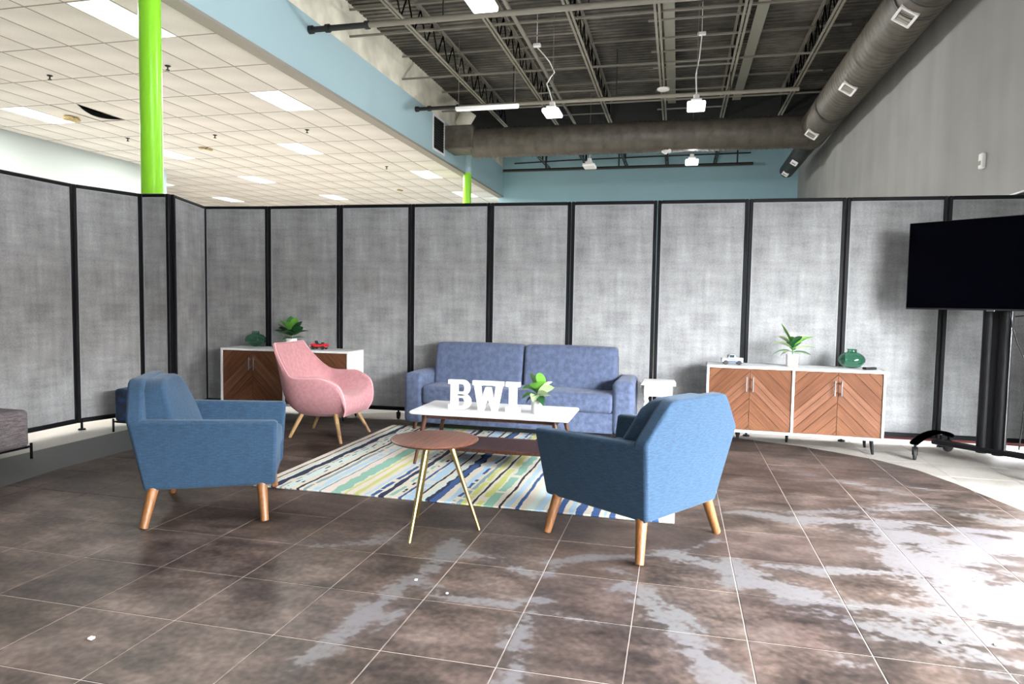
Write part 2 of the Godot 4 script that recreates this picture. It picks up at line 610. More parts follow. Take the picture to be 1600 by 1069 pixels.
# ---------------------------------------------------------------- building
func shell() -> void:
	var zf := 5.0
	var xl := -24.0
	var zz := -31.0
	# storefront side
	var w1 := Node3D.new()
	w1.name = "wall_right"
	add_child(w1)
	tag(w1, "tall grey painted wall with the round duct and the storefront glazing", "wall", "", "structure")
	var g := Geo.new()
	g.bx(Vector3(XR, 2.57, ZB - 0.2), Vector3(XR + 0.2, DECK + 0.2, zf + 0.2))
	for e in [[ZB - 0.2, -9.0], [-7.5, -4.9], [2.6, zf + 0.2]]:
		g.bx(Vector3(XR, -0.1, e[0]), Vector3(XR + 0.2, 2.57, e[1]))
	obj("wall_face", g, M.wall_grey, w1)
	var wl := ["storefront window behind the partitions, its top just showing", "storefront glazing with dark mullions beside the television"]
	var wn := 0
	for e in [[-9.0, 1], [-4.9, 5]]:
		var win := Node3D.new()
		wn += 1
		win.name = "window_%d" % wn
		add_child(win)
		tag(win, wl[wn - 1], "window", "", "structure")
		var fr := Geo.new()
		var z0: float = e[0]
		var z1: float = z0 + 1.5 * e[1]
		for k in e[1] + 1:
			var z := clampf(z0 + 1.5 * k, z0 + 0.03, z1 - 0.03)
			fr.bx(Vector3(XR + 0.06, 0.0, z - 0.03), Vector3(XR + 0.14, 2.57, z + 0.03), 0.004)
		fr.bx(Vector3(XR + 0.06, 0.0, z0), Vector3(XR + 0.14, 0.08, z1), 0.004)
		fr.bx(Vector3(XR + 0.06, 2.51, z0), Vector3(XR + 0.14, 2.57, z1), 0.004)
		obj("window_frame", fr, M.panel_frame, win)
		for k in e[1]:
			var pg := Geo.new()
			pg.box(Vector3.ZERO, Vector3(0.008, 2.43, 1.44))
			obj("pane", pg, M.pane_glass, win).position = Vector3(XR + 0.1, 1.295, z0 + 1.5 * k + 0.75)
	solid("ground", Vector3(XR + 0.2, -0.12, -30), Vector3(40, -0.02, 30), M.asphalt, "unseen grey asphalt forecourt added outside the storefront glazing", "pavement")  # added out of view so daylight falls off across the room
	solid("added_sky_block", Vector3(26, -0.1, -30), Vector3(34, 5.6, 30), M.brick_dull, "unseen low block added across the forecourt to cut off the low sky", "building")  # added out of view, sized to keep low daylight off the far side
	solid("wall_back", Vector3(XF - 0.02, -0.1, ZB - 0.2), Vector3(XR, DECK + 0.2, ZB), M.shaded_blue_paint, "teal end wall under the cross duct, the fascia paint darkened for shade", "wall")
	solid("wall_left", Vector3(-14.6, -0.1, -16.8), Vector3(-14.4, CEIL + 0.02, zf), M.wall_white, "pale grey green wall behind the near green column", "wall")
	solid("trim_1", Vector3(-14.62, -0.1, -16.92), Vector3(-14.36, CEIL, -16.79), M.pale_blue_paint, "pale blue corner post ending the grey green wall", "corner trim")
	solid("wall_far_side", Vector3(xl - 0.2, -0.1, zz), Vector3(xl, CEIL + 0.3, zf), M.wall_white, "pale side wall far beyond the suspended ceiling", "wall")
	solid("wall_far", Vector3(xl, -0.1, zz - 0.2), Vector3(XF, CEIL + 0.3, zz), M.wall_white, "pale end wall far under the suspended ceiling", "wall")
	solid("wall_far_return", Vector3(XF - 0.15, -0.1, zz), Vector3(XF - 0.01, CEIL + 0.3, ZB), M.shaded_blue_paint, "teal return wall at the far end of the fascia", "wall")
	solid("wall_front", Vector3(xl, -0.1, zf), Vector3(XR, DECK + 0.2, zf + 0.2), M.wall_grey, "grey wall behind the viewer", "wall")
	# fascia
	solid("wall_fascia", Vector3(XF - 0.18, CEIL - 0.02, ZB), Vector3(XF, 5.815, zf), M.pale_blue_paint, "pale blue painted fascia between the two ceilings", "fascia")
	solid("wall_fascia_upper", Vector3(XF - 0.18, 5.815, ZB), Vector3(XF - 0.02, DECK + 0.1, zf), M.cream_board, "unpainted cream board above the pale blue fascia", "fascia")
	solid("trim_2", Vector3(XF - 0.2, CEIL - 0.07, ZB), Vector3(XF + 0.012, CEIL - 0.02, zf), M.tee_grey, "thin grey edge along the bottom of the blue fascia", "edge trim")
	# grille in the fascia
	var gr := thing("wall_grille", "white framed dark air grille in the pale blue fascia", "vent", Vector3(XF, 5.38, -16.2))
	var a := Geo.new()
	a.bx(Vector3(0.0, -0.43, -0.42), Vector3(0.02, 0.43, -0.37), 0.003); a.bx(Vector3(0.0, -0.43, 0.37), Vector3(0.02, 0.43, 0.42), 0.003)
	a.bx(Vector3(0.0, -0.43, -0.37), Vector3(0.02, -0.38, 0.37), 0.003); a.bx(Vector3(0.0, 0.38, -0.37), Vector3(0.02, 0.43, 0.37), 0.003)
	obj("frame", a, M.white_paint, gr)
	a = Geo.new()
	a.bx(Vector3(0.0, -0.38, -0.37), Vector3(0.004, 0.38, 0.37))
	obj("backing", a, M.dark_hole, gr)
	for k in 12:
		var sl := Geo.new()
		sl.X = Transform3D(Basis(Vector3(0, 0, 1), 0.6), Vector3.ZERO)
		sl.box(Vector3.ZERO, Vector3(0.004, 0.03, 0.74))
		obj("slat", sl, M.iron_black, gr).position = Vector3(0.014, -0.345 + 0.063 * k, 0)

func brown_field() -> PackedVector2Array:
	return PackedVector2Array([Vector2(2.75, -1.3), Vector2(2.62, -3.4), Vector2(2.48, -4.3), Vector2(2.3, -5.0), Vector2(2.2, -5.36), Vector2(2.1, -5.75), Vector2(1.95, -6.17), Vector2(1.72, -6.47), Vector2(1.41, -6.71), Vector2(1.17, -6.87), Vector2(0.78, -7.02), Vector2(0.45, -7.18), Vector2(-0.2, -7.36), Vector2(-3.2, -7.4), Vector2(-3.9, -7.0), Vector2(-4.35, -6.2), Vector2(-4.54, -5.2), Vector2(-4.55, -4.2), Vector2(-4.45, -3.5), Vector2(-4.3, -2.6), Vector2(-4.3, -1.3)])

func floor_texture() -> ImageTexture:
	# one picture over x -5..3, z -8..-1: tile marbling and the dried grey film left by a spill
	var W := 2048
	var H := 1792
	var L := 256
	var S := [
	[[0.04,-3.66,0.27,-3.57,0.46,-3.38,0.67,-3.16,0.81,-3.02,1.02,-2.99,1.25,-3.06],0.085,1.0],
	[[0.32,-3.42,0.54,-3.33,0.79,-3.22],0.070,1.0],
	[[0.52,-4.54,0.82,-4.51,1.23,-4.55,1.63,-4.57,2.02,-4.54],0.070,1.0],
	[[0.70,-3.62,1.05,-3.73,1.33,-3.70],0.050,1.0],
	[[0.49,-3.63,0.76,-3.62],0.040,0.9],
	[[1.19,-4.45,1.38,-4.22,1.52,-4.06,1.81,-4.35],0.160,1.1],
	[[1.31,-3.91,1.41,-3.61,1.40,-3.33,1.61,-3.59],0.200,1.1],
	[[0.96,-3.21,1.10,-3.10,1.21,-2.84],0.100,0.9],
	[[1.17,-4.57,1.24,-4.24,1.21,-3.88,1.20,-3.55,1.24,-3.29],0.060,1.0],
	[[1.01,-4.72,1.53,-4.95,1.92,-4.99],0.070,0.8],
	[[1.68,-5.07,2.00,-4.81,2.16,-4.86],0.070,0.8],
	[[0.67,-2.70,0.93,-2.91],0.060,0.6],
	[[-1.31,-2.11,-1.28,-2.28,-1.25,-2.37,-1.25,-2.59,-1.21,-2.84,-1.18,-2.99,-1.15,-3.30,-1.15,-3.54],0.045,1.0],
	[[-1.21,-2.98,-1.00,-2.86,-0.67,-2.85,-0.50,-2.86],0.035,0.8],
	[[-1.14,-2.48,-1.09,-2.77],0.030,0.8],
	[[-0.52,-2.25,-0.58,-2.55,-0.57,-2.78,-0.55,-2.98],0.050,0.9],
	[[-0.59,-3.37,-0.41,-3.49,-0.15,-3.60,0.08,-3.73,0.24,-3.95],0.035,0.9],
	[[-0.59,-3.20,-0.53,-3.39],0.030,0.8],
	[[-0.13,-3.14,-0.04,-2.93,0.08,-2.73,0.14,-2.57,0.22,-2.45],0.055,1.0],
	[[-0.13,-3.18,0.02,-3.01,0.14,-2.83],0.025,1.0],
	[[-0.58,-2.91,-0.46,-2.81,-0.21,-2.77,0.04,-2.81],0.025,0.8],
	[[-0.27,-3.37,-0.14,-3.33,-0.25,-3.14],0.035,0.7],
	[[-1.17,-3.44,-0.86,-3.34,-0.65,-3.18],0.040,0.7],
	[[-1.85,-3.29,-1.61,-3.41,-1.49,-3.50],0.050,0.6],
	[[0.36,-4.53,0.61,-4.60,0.97,-4.71],0.030,0.7],
	[[0.66,-5.86,1.11,-5.68,1.57,-5.35],0.040,0.5],
	[[1.41,-5.77,1.65,-5.65,1.83,-5.52],0.040,0.6]]
	var fld := PackedByteArray()
	fld.resize(L * L)
	for s in S:
		var pts: Array = s[0]
		var r: float = s[1] * 2.5
		for k in range(0, pts.size() - 2, 2):
			var A := Vector2(pts[k], pts[k + 1])
			var B := Vector2(pts[k + 2], pts[k + 3])
			var x0 := clampi(int((minf(A.x, B.x) - r + 5.0) / 8.0 * L), 0, L - 1)
			var x1 := clampi(int((maxf(A.x, B.x) + r + 5.0) / 8.0 * L) + 1, 0, L - 1)
			var y0 := clampi(int((minf(A.y, B.y) - r + 8.0) / 7.0 * L), 0, L - 1)
			var y1 := clampi(int((maxf(A.y, B.y) + r + 8.0) / 7.0 * L) + 1, 0, L - 1)
			for y in range(y0, y1 + 1):
				for x in range(x0, x1 + 1):
					var p := Vector2(-5.0 + 8.0 * (x + 0.5) / L, -8.0 + 7.0 * (y + 0.5) / L)
					var d := Geometry2D.get_closest_point_to_segment(p, A, B).distance_to(p) / r
					var vv := int(255.0 * clampf((1.0 - d) * float(s[2]), 0.0, 1.0))
					if vv > fld[y * L + x]: fld[y * L + x] = vv
	var fi := Image.create_from_data(L, L, false, Image.FORMAT_L8, fld)
	fi.resize(W, H, Image.INTERPOLATE_CUBIC)
	var f := fi.get_data()
	var n1 := noise_img(31, 0.012, 1024, 896, W, H).get_data()
	var n2 := noise_img(32, 0.03, 640, 1400, W, H).get_data()
	var n3 := noise_img(33, 0.15, 1024, 896, W, H).get_data()
	var out := PackedByteArray()
	out.resize(W * H * 3)
	var base := Vector3(98, 84, 77)
	var film := Vector3(102, 100, 101)
	for i in W * H:
		var a := n1[i] / 255.0
		var b := n2[i] / 255.0
		var d := n3[i] / 255.0
		var ff := f[i] / 255.0
		var t := clampf((ff + (b - 0.5) * 1.1 + (a - 0.5) * 0.5 + (d - 0.5) * 0.45 - 0.46) * 4.0, 0.0, 1.0) * minf(1.0, ff * 12.0)
		t = clampf(t * (0.22 + 0.55 * d + 0.28 * ff) + ff * 0.22 + maxf(0.0, a - 0.62) * 0.5, 0.0, 0.95)
		var q := 0.54 + 0.42 * a + 0.4 * (b - 0.5) + 0.35 * (d - 0.5)
		out[i * 3] = int(clampf(lerpf(base.x * q, film.x, t), 0, 255))
		out[i * 3 + 1] = int(clampf(lerpf(base.y * q, film.y, t), 0, 255))
		out[i * 3 + 2] = int(clampf(lerpf(base.z * q, film.z, t), 0, 255))
	return ImageTexture.create_from_image(Image.create_from_data(W, H, false, Image.FORMAT_RGB8, out))

func floor_tiles() -> void:
	var fl := Node3D.new()
	fl.name = "floor"
	add_child(fl)
	tag(fl, "brown stone tile floor with pale joints, ringed by pale flooring", "floor", "", "structure")
	var bm := material("brown_tile", Color(1, 1, 1), 0.42)
	bm.albedo_texture = floor_texture()
	bm.vertex_color_use_as_albedo = true
	bm.metallic_specular = 0.3
	var g := Geo.new()
	g.bx(Vector3(-24, -0.2, -31), Vector3(XR + 0.2, -0.012, 5.2))
	obj("slab", g, M.concrete, fl)
	g = Geo.new()
	g.bx(Vector3(-5.25, -0.012, -7.6), Vector3(XR, -0.0018, -1.3))
	obj("grout", g, M.grout, fl)
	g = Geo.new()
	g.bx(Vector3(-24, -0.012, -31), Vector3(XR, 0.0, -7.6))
	g.bx(Vector3(-24, -0.012, -7.6), Vector3(-5.25, 0.0, -1.3))  # beige starts where light leaks under the partitions
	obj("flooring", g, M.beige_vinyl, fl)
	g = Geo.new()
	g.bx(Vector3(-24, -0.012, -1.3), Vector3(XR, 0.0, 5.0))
	obj("flooring_near", g, M.shaded_floor_grey, fl)
	var brown := brown_field()
	# strip beside the field: pale flooring coloured dark grey for its shade
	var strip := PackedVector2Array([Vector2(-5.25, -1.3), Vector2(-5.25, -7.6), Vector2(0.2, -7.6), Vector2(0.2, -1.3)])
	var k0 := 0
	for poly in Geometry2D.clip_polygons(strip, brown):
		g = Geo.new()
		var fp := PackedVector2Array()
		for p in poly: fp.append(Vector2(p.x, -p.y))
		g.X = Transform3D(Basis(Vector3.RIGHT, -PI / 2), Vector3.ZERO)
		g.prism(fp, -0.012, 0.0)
		obj("flooring_strip", g, M.shaded_floor_grey, fl)
		k0 += 1
	var gap := 0.0024
	for i in range(-7, 13):
		for j in range(-8, 7):
			var x := TX + i * TILE
			var z := TZ + j * TILE
			var cell := PackedVector2Array([Vector2(x + gap, z + gap), Vector2(x + TILE - gap, z + gap), Vector2(x + TILE - gap, z + TILE - gap), Vector2(x + gap, z + TILE - gap)])
			for pass_i in 2:
				if pass_i == 1 and x < 0.2 - TILE * 0.5: continue
				var got := Geometry2D.intersect_polygons(cell, brown) if pass_i == 0 else Geometry2D.clip_polygons(cell, brown)
				for poly in got:
					var lim := PackedVector2Array([Vector2(-5.2, -7.6), Vector2(XR - 0.01, -7.6), Vector2(XR - 0.01, -1.3), Vector2(-5.2, -1.3)])
					for pc in Geometry2D.intersect_polygons(poly, lim):
						if pc.size() < 3: continue
						var ce := Vector2.ZERO
						for p in pc: ce += p / pc.size()
						var fp := PackedVector2Array()
						for p in pc: fp.append(Vector2(p.x - ce.x, -(p.y - ce.y)))
						var t := Geo.new()
						t.X = Transform3D(Basis(Vector3.RIGHT, -PI / 2), Vector3.ZERO)
						var v := rng.randf_range(0.8, 1.12)
						t.tint = Color(v * rng.randf_range(0.98, 1.02), v, v * rng.randf_range(0.96, 1.04)) if pass_i == 0 else Color(1, 1, 1)
						t.prism(fp, -0.011, rng.randf_range(-0.0002, 0.0002), 0.0012)
						for q in t.v.size():
							t.uv[q] = Vector2((t.v[q].x + ce.x + 5.0) / 8.0, (t.v[q].z + ce.y + 8.0) / 7.0)
						obj("tile" if pass_i == 0 else "pale_tile", t, bm if pass_i == 0 else M.pale_floor, fl).position = Vector3(ce.x, 0, ce.y)
	# loose grit on the tiles
	for e in [[-2.17, -2.12, 0.018, "pale crumb of grit on the tiles in the near corner below the side view armchair"], [1.07, -2.98, 0.016, "pale crumb of grit on the stained tiles nearest the bottom edge, first of two"], [1.27, -3.02, 0.014, "pale crumb of grit on the stained tiles nearest the bottom edge, second of two"], [-1.17, -2.98, 0.012, "flat pale crumb of grit on the tile joint in front of the round table"], [-0.98, -2.88, 0.01, "small pale crumb of grit just beyond the tile joint in front of the round table"]]:
		var t := Geo.new()
		t.soft(_grit(e[2]), e[2] * 0.3, 2, Vector3.ZERO, 2)
		var o := obj("grit_crumb", t, M.pot_white, self)
		o.position = Vector3(e[0], 0.0, e[1])
		tag(o, e[3], "crumb", "crumbs of grit on the brown tiles")

func _grit(s: float) -> Array:
	var a := []
	for i in 8:
		a.append(Vector3((1.0 if i & 1 else -1.0) * s * 0.6, s * 0.5 if i & 2 else 0.0, (0.7 if i & 4 else -0.5) * s))
	return a

func drop_ceiling() -> void:
	var ce := Node3D.new()
	ce.name = "ceiling"
	add_child(ce)
	tag(ce, "suspended ceiling of off white tiles in a thin metal grid", "ceiling", "", "structure")
	var x0 := XF - 0.02 - 0.30
	var px := 0.61
	var pz := 1.22
	var zr := -7.03
	var lights := {}
	for e in [[-7.08, -7.64], [-7.08, -11.3], [-8.9, -14.96], [-7.08, -18.62], [-11.73, -22.28], [-12.35, -14.96], [-12.35, -18.62], [-15.95, -22.28], [-12.35, -11.3], [-7.08, -22.28], [-15.95, -18.62]]:
		lights[Vector2i(int(floor((e[0] + 6.17) / px)), int(floor((e[1] - zr) / pz)))] = e
	var tile := Geo.new()
	tile.box(Vector3(0, 0.012, 0), Vector3(px - 0.012, 0.02, pz - 0.012), 0.004)
	var tm := tile.mesh(M.tile_white)
	var far := Geo.new()
	var g2 := Geo.new()
	var hole := Vector2i(int(floor((-11.1 + 6.17) / px)), int(floor((-11.3 - zr) / pz)))
	for i in range(-30, 1):
		for j in range(-20, 11):
			var x := -6.17 + (i + 0.5) * px
			var z := zr + (j + 0.5) * pz
			var w := px
			if i == 0: w = 0.0
			if lights.has(Vector2i(i, j)) or Vector2i(i, j) == hole: continue
			if i == 0:
				var e := Geo.new()
				e.box(Vector3.ZERO, Vector3(0.27, 0.02, pz - 0.012), 0.004)
				if z < -3.5 and z > -24: obj("edge_tile", e, M.tile_white, ce).position = Vector3(-6.03, CEIL + 0.012, z)
				else: far.box(Vector3(-6.03, CEIL + 0.012, z), Vector3(0.27, 0.02, pz - 0.012))
				continue
			# seen in the photograph: a wedge from the near corner backwards
			if z < -4.0 and z > -22.5 and x > -16.0 and x > z * 0.95 - 3.4 and x < z * 0.02 - 3.0:
				put("tile", tm, ce).position = Vector3(x, CEIL, z)
			else:
				far.box(Vector3(x, CEIL + 0.012, z), Vector3(px - 0.012, 0.02, pz - 0.012))
	var fo := obj("far_tiles", far, M.tile_white, ce)
	fo.set_meta("kind", "stuff")
	for i in range(-30, 1):
		g2.bx(Vector3(-6.17 + i * px - 0.01, CEIL - 0.002, -31), Vector3(-6.17 + i * px + 0.01, CEIL + 0.006, 5.0))
	for j in range(-20, 11):
		g2.bx(Vector3(-24, CEIL - 0.002, zr + j * pz - 0.01), Vector3(XF - 0.18, CEIL + 0.006, zr + j * pz + 0.01))
	obj("grid", g2, M.tee_grey, ce)
	g2 = Geo.new()
	g2.bx(Vector3(-24.2, CEIL + 0.22, -31.2), Vector3(XF - 0.18, CEIL + 0.4, 5.2))
	obj("plenum", g2, M.concrete, ce)
	# the sagging tile: one short edge has dropped out of the grid and bares the dark void
	var st := Geo.new()
	var hx := -6.17 + (hole.x + 0.5) * px
	var hz := zr + (hole.y + 0.5) * pz
	var quads := []
	for k in 12:
		for s in 8:
			var q := []
			for c in [[0, 0], [1, 0], [1, 1], [0, 1]]:
				var u: float = (k + c[0]) / 12.0
				var w: float = (s + c[1]) / 8.0
				var drop := -0.10 * pow(w, 2.0) * sin(PI * u)
				q.append(Vector3(-0.3 + 0.6 * w * 1.0 - 0.12 * w * sin(PI * u), drop + 0.012, -0.6 + 1.2 * u))
			quads.append(q)
	st.smooth_quads(quads, Vector3(0, 1, 0), true)
	obj("sagging_tile", st, M.tile_white, ce).position = Vector3(hx, CEIL, hz)
	st = Geo.new()
	st.bx(Vector3(-0.3, 0.16, -0.6), Vector3(0.3, 0.17, 0.6))
	obj("void", st, M.dark_hole, ce).position = Vector3(hx, CEIL, hz)
	# lit troffers
	var names := {
		0: "large lit ceiling light panel crossed by the near green column",
		1: "lit ceiling light panel beside the blue fascia, next one in from the near green column",
		2: "lit ceiling light panel in the middle of the ceiling, above the bushy dark plant",
		3: "lit ceiling light panel close to the fascia near the air grille",
		4: "distant lit ceiling light panel low over the partition tops, nearest the middle",
		5: "lit ceiling light panel half hidden by the near green column",
		6: "lit ceiling light panel just beyond the near column, one row further back",
		7: "distant lit ceiling light panel lowest over the corner of the partitions",
		8: "lit ceiling light panel with debris hanging at its end, by the torn tile",
		9: "lit ceiling light panel crossed by the far green column",
		10: "distant lit ceiling light panel peeping out behind the pale blue corner post"}
	var n := 0
	var keys := lights.keys()
	for k in keys:
		var x: float = -6.17 + (k.x + 0.5) * px
		var z: float = zr + (k.y + 0.5) * pz
		var t := thing("ceiling_light", names[n], "ceiling light", Vector3(x, CEIL, z), 0.0, "lit light panels in the suspended ceiling")
		var f := Geo.new()
		f.bx(Vector3(-0.3, 0.0, -0.605), Vector3(-0.285, 0.02, 0.605), 0.003); f.bx(Vector3(0.285, 0.0, -0.605), Vector3(0.3, 0.02, 0.605), 0.003)
		f.bx(Vector3(-0.285, 0.0, -0.605), Vector3(0.285, 0.02, -0.59), 0.003); f.bx(Vector3(-0.285, 0.0, 0.59), Vector3(0.285, 0.02, 0.605), 0.003)
		f.bx(Vector3(-0.3, 0.02, -0.605), Vector3(0.3, 0.12, 0.605))
		obj("frame", f, M.white_paint, t)
		f = Geo.new()
		f.bx(Vector3(-0.285, 0.008, -0.59), Vector3(0.285, 0.014, 0.59))
		obj("diffuser", f, M.troffer_face, t)
		area_light("lamp", t, Vector3(0, 0.002, 0), Vector2(0.56, 1.17), E_TROFFER, Color(1, 0.975, 0.94))
		n += 1
	# sprinkler heads
	n = 0
	var sl := ["small black sprinkler head in the ceiling left of the near column's top", "small black sprinkler head in the ceiling just right of the near column", "small black sprinkler head beyond the near column, above the partition corner", "small black sprinkler head behind the torn ceiling tile", "small black sprinkler head between the two middle light panels", "distant small black sprinkler head near the air grille end of the ceiling"]
	for e in [[-10.07, -9.27], [-7.79, -9.24], [-10.05, -13.34], [-12.27, -13.26], [-7.75, -13.27], [-7.73, -17.3]]:
		var t := Geo.new()
		t.lathe([Vector2(0, -0.07), Vector2(0.03, -0.07), Vector2(0.03, -0.062), Vector2(0.01, -0.055), Vector2(0.012, -0.02), Vector2(0.04, -0.012), Vector2(0.045, 0.0), Vector2(0, 0)], 10)
		var o := obj("ceiling_sprinkler", t, M.iron_black, self)
		o.position = Vector3(e[0], CEIL, e[1])
		tag(o, sl[n], "sprinkler", "sprinkler heads in the suspended ceiling")
		n += 1
	# peeling debris at ceiling
	n = 0
	for e in [[-11.99, -11.5, 0.75], [-11.15, -14.45, 0.5], [-8.9, -21.03, 0.4]]:
		var t := Geo.new()
		for k in 5:
			var cr := []
			var ox: float = rng.randf_range(-0.14, 0.14) * e[2]
			var oz: float = rng.randf_range(-0.2, 0.2) * e[2]
			for i in 8:
				cr.append(Vector3(ox + (0.09 if i & 1 else -0.09) * e[2] + rng.randf_range(-0.03, 0.03), (0.0 if i & 2 else -0.07 * e[2]) + rng.randf_range(-0.015, 0.0), oz + (0.08 if i & 4 else -0.08) * e[2] + rng.randf_range(-0.03, 0.03)))
			t.soft(cr, 0.02 * e[2], 2, Vector3.ZERO, 2)
		var o := obj("ceiling_stain", t, M.stain_brown, self)
		o.position = Vector3(e[0], CEIL - 0.001, e[1])
		tag(o, ["ragged yellow brown scrap hanging at the end of a light panel by the torn tile", "small yellow brown patch of damage on the ceiling right of the near column", "small distant yellow brown patch of damage near the fascia"][n], "ceiling damage")
		n += 1

func roof() -> void:
	# corrugated deck, ribs along x
	var g := Geo.new()
	var p := 0.152
	var z := ZB
	while z < 5.0:
		var zs := [z, z + 0.09, z + 0.105, z + 0.137, z + 0.152]
		var ys := [DECK, DECK, DECK + 0.035, DECK + 0.035, DECK]
		for k in 4:
			g.quad(Vector3(XF - 0.2, ys[k], zs[k]), Vector3(XR + 0.2, ys[k], zs[k]), Vector3(XR + 0.2, ys[k + 1], zs[k + 1]), Vector3(XF - 0.2, ys[k + 1], zs[k + 1]), Vector3(0, 20, zs[k]))
		z += p
	var rd := Node3D.new()
	rd.name = "ceiling_roof_deck"
	add_child(rd)
	tag(rd, "dark grey corrugated metal roof deck over the seating", "roof deck", "", "structure")
	obj("deck_sheet", g, M.deck_grey, rd)
	g = Geo.new()
	g.bx(Vector3(XF - 0.2, DECK + 0.06, ZB - 0.2), Vector3(XR + 0.2, DECK + 0.2, 5.2))
	obj("deck_slab", g, M.iron_black, rd)
	# dark girder on the column line
	solid("roof_girder", Vector3(XF, 5.98, -18.5), Vector3(XR, DECK, -18.25), M.iron_black, "black girder across the roof just above the cross duct", "girder")
	# bar joists
	var jx := [-4.63, -3.25, -1.85, -0.46, 0.93, 2.31]
	var jl := ["open web roof joist nearest the pale blue fascia", "second open web roof joist from the pale blue fascia", "third open web roof joist, over the hanging light with the wavy cord", "fourth open web roof joist, the one with the white smoke detector", "open web roof joist beside the flat pale beam, second from the round duct", "open web roof joist nearest the round duct along the grey wall"]
	var wd := Geo.new()
	wd.bar(Vector3(0, 6.02, -0.3), Vector3(0, 6.5, 0.0), 0.02, 0.02)
	var w1 := wd.mesh(M.joist_grey)
	wd = Geo.new()
	wd.bar(Vector3(0, 6.5, 0.0), Vector3(0, 6.02, 0.3), 0.02, 0.02)
	var w2 := wd.mesh(M.joist_grey)
	var zA := -18.2
	var zB := -5.0
	for k in jx.size():
		var t := thing("roof_joist", jl[k], "roof joist", Vector3(jx[k], 0, 0), 0.0, "", "structure")
		for e in [["bottom_chord", 6.0, 1.0], ["top_chord", 6.53, -1.0]]:
			var c := Geo.new()
			for s in [-1, 1]:
				c.bx(Vector3(s * 0.012, e[1] - 0.003, zA), Vector3(s * 0.055, e[1] + 0.003, zB))
				c.bx(Vector3(s * 0.012, minf(e[1], e[1] + e[2] * 0.05), zA), Vector3(s * 0.017, maxf(e[1], e[1] + e[2] * 0.05), zB))
			obj(e[0], c, M.joist_grey, t)
		var zz := zA + 0.4
		while zz < zB - 0.3:
			put("web_bar", w1, t).position = Vector3(0, 0, zz)
			put("web_bar", w2, t).position = Vector3(0, 0, zz)
			zz += 0.6
	for k in 5:
		var t := thing("roof_joist_end", "sloping end of a roof joist coloured dark for shade, seen under the cross duct against the teal wall", "roof joist", Vector3([-4.3, -3.0, -1.75, -0.46, 1.0][k], 0, 0), 0.0, "joist ends beyond the cross duct", "structure")
		var c := Geo.new()
		for s in [-1, 1]:
			c.bx(Vector3(s * 0.012, 5.75, ZB), Vector3(s * 0.055, 5.76, -18.5))
		c.bx(Vector3(-0.05, 6.5, ZB), Vector3(0.05, 6.55, -18.5))
		obj("chord", c, M.iron_black, t)  # black colour stands in for the lack of light beyond the duct
		for q in 6:
			c = Geo.new()
			c.bar(Vector3(0, 5.76, ZB + 0.5 + q * 0.6), Vector3(0, 6.5, ZB + 0.2 + q * 0.6), 0.03, 0.03)
			c.bar(Vector3(0, 5.76, ZB + 0.5 + q * 0.6), Vector3(0, 6.5, ZB + 0.8 + q * 0.6), 0.03, 0.03)
			obj("web_bar", c, M.iron_black, t)
	# pale steel beams lying under the deck
	for e in [[-0.30, "narrow flat pale beam under the deck next to the smoke detector joist"], [1.27, "flat pale beam slanting past the black gap, next to a double joist"]]:
		var t := thing("roof_beam", e[1], "roof beam", Vector3(e[0], 0, 0), 0.0, "", "structure")
		var c := Geo.new()
		c.bx(Vector3(-0.1, 6.42, -18.2), Vector3(0.1, 6.44, -5.0), 0.004)
		obj("flange", c, M.beam_grey, t)
		c = Geo.new()
		c.bx(Vector3(-0.008, 6.44, -18.2), Vector3(0.008, DECK, -5.0))
		obj("web", c, M.beam_grey, t)
	# bridging bars and rungs
	for zz in [-9.1, -11.54, -13.95, -16.5]:
		for e in [[6.03, "lower"], [6.5, "upper"]]:
			var c := Geo.new()
			c.bx(Vector3(XF - 0.02, e[0] - 0.016, -0.016), Vector3(2.95, e[0] + 0.016, 0.016))
			var o := obj("bridging_bar", c, M.joist_grey, self)
			o.position = Vector3(0, 0, zz)
			tag(o, "thin %s bridging bar tying the roof joists together" % e[1], "bridging bar", "%s bridging bars across the roof joists" % e[1], "structure")
	for zz in [-11.0, -11.85, -12.65, -13.3, -14.2, -14.95, -15.7, -17.2]:
		var c := Geo.new()
		c.bx(Vector3(-0.62, 6.0, -0.014), Vector3(1.0, 6.028, 0.014))
		var o := obj("bridging_rung", c, M.joist_grey, self)
		o.position = Vector3(0, 0, zz)
		tag(o, "short bar joining the two joists either side of the hanging light without a wavy cord", "bridging bar", "short rungs between two roof joists", "structure")
	for zz in [-9.9, -12.1, -13.2, -15.4, -17.3]:
		var c := Geo.new()
		c.bx(Vector3(-3.3, 6.0, -0.012), Vector3(-1.8, 6.024, 0.012))
		var o := obj("bridging_rung", c, M.joist_grey, self)
		o.position = Vector3(0, 0, zz)
		tag(o, "short bar joining the two joists either side of the light on the wavy cord", "bridging bar", "short rungs over the wavy cord", "structure")
	# sprinkler mains, conduit
	for e in [[-10.1, 5.6, 0.045, "thick sprinkler pipe across the top of the picture in front of the joists", 3.3], [-14.67, 5.59, 0.042, "thick sprinkler pipe behind the white strip light", 2.2]]:
		var t := thing("sprinkler_pipe", e[3], "pipe", Vector3(0, e[1], e[0]))
		var c := Geo.new()
		c.tube([Vector3(XF + 1.0, 0, 0), Vector3(e[4], 0, 0)], [e[2], e[2]], 12)
		obj("pipe", c, M.joist_grey, t)
		c = Geo.new()
		c.tube([Vector3(XF - 0.03, 0, 0), Vector3(XF + 1.0, 0, 0)], [e[2], e[2]], 12)
		obj("black_pipe", c, M.iron_black, t)
		for q in [0.03, 0.32, 1.0]:
			c = Geo.new()
			c.tube([Vector3(XF + q - 0.02, 0, 0), Vector3(XF + q + 0.05, 0, 0)], [e[2] * 1.45, e[2] * 1.45], 12)
			obj("coupling", c, M.iron_black, t)
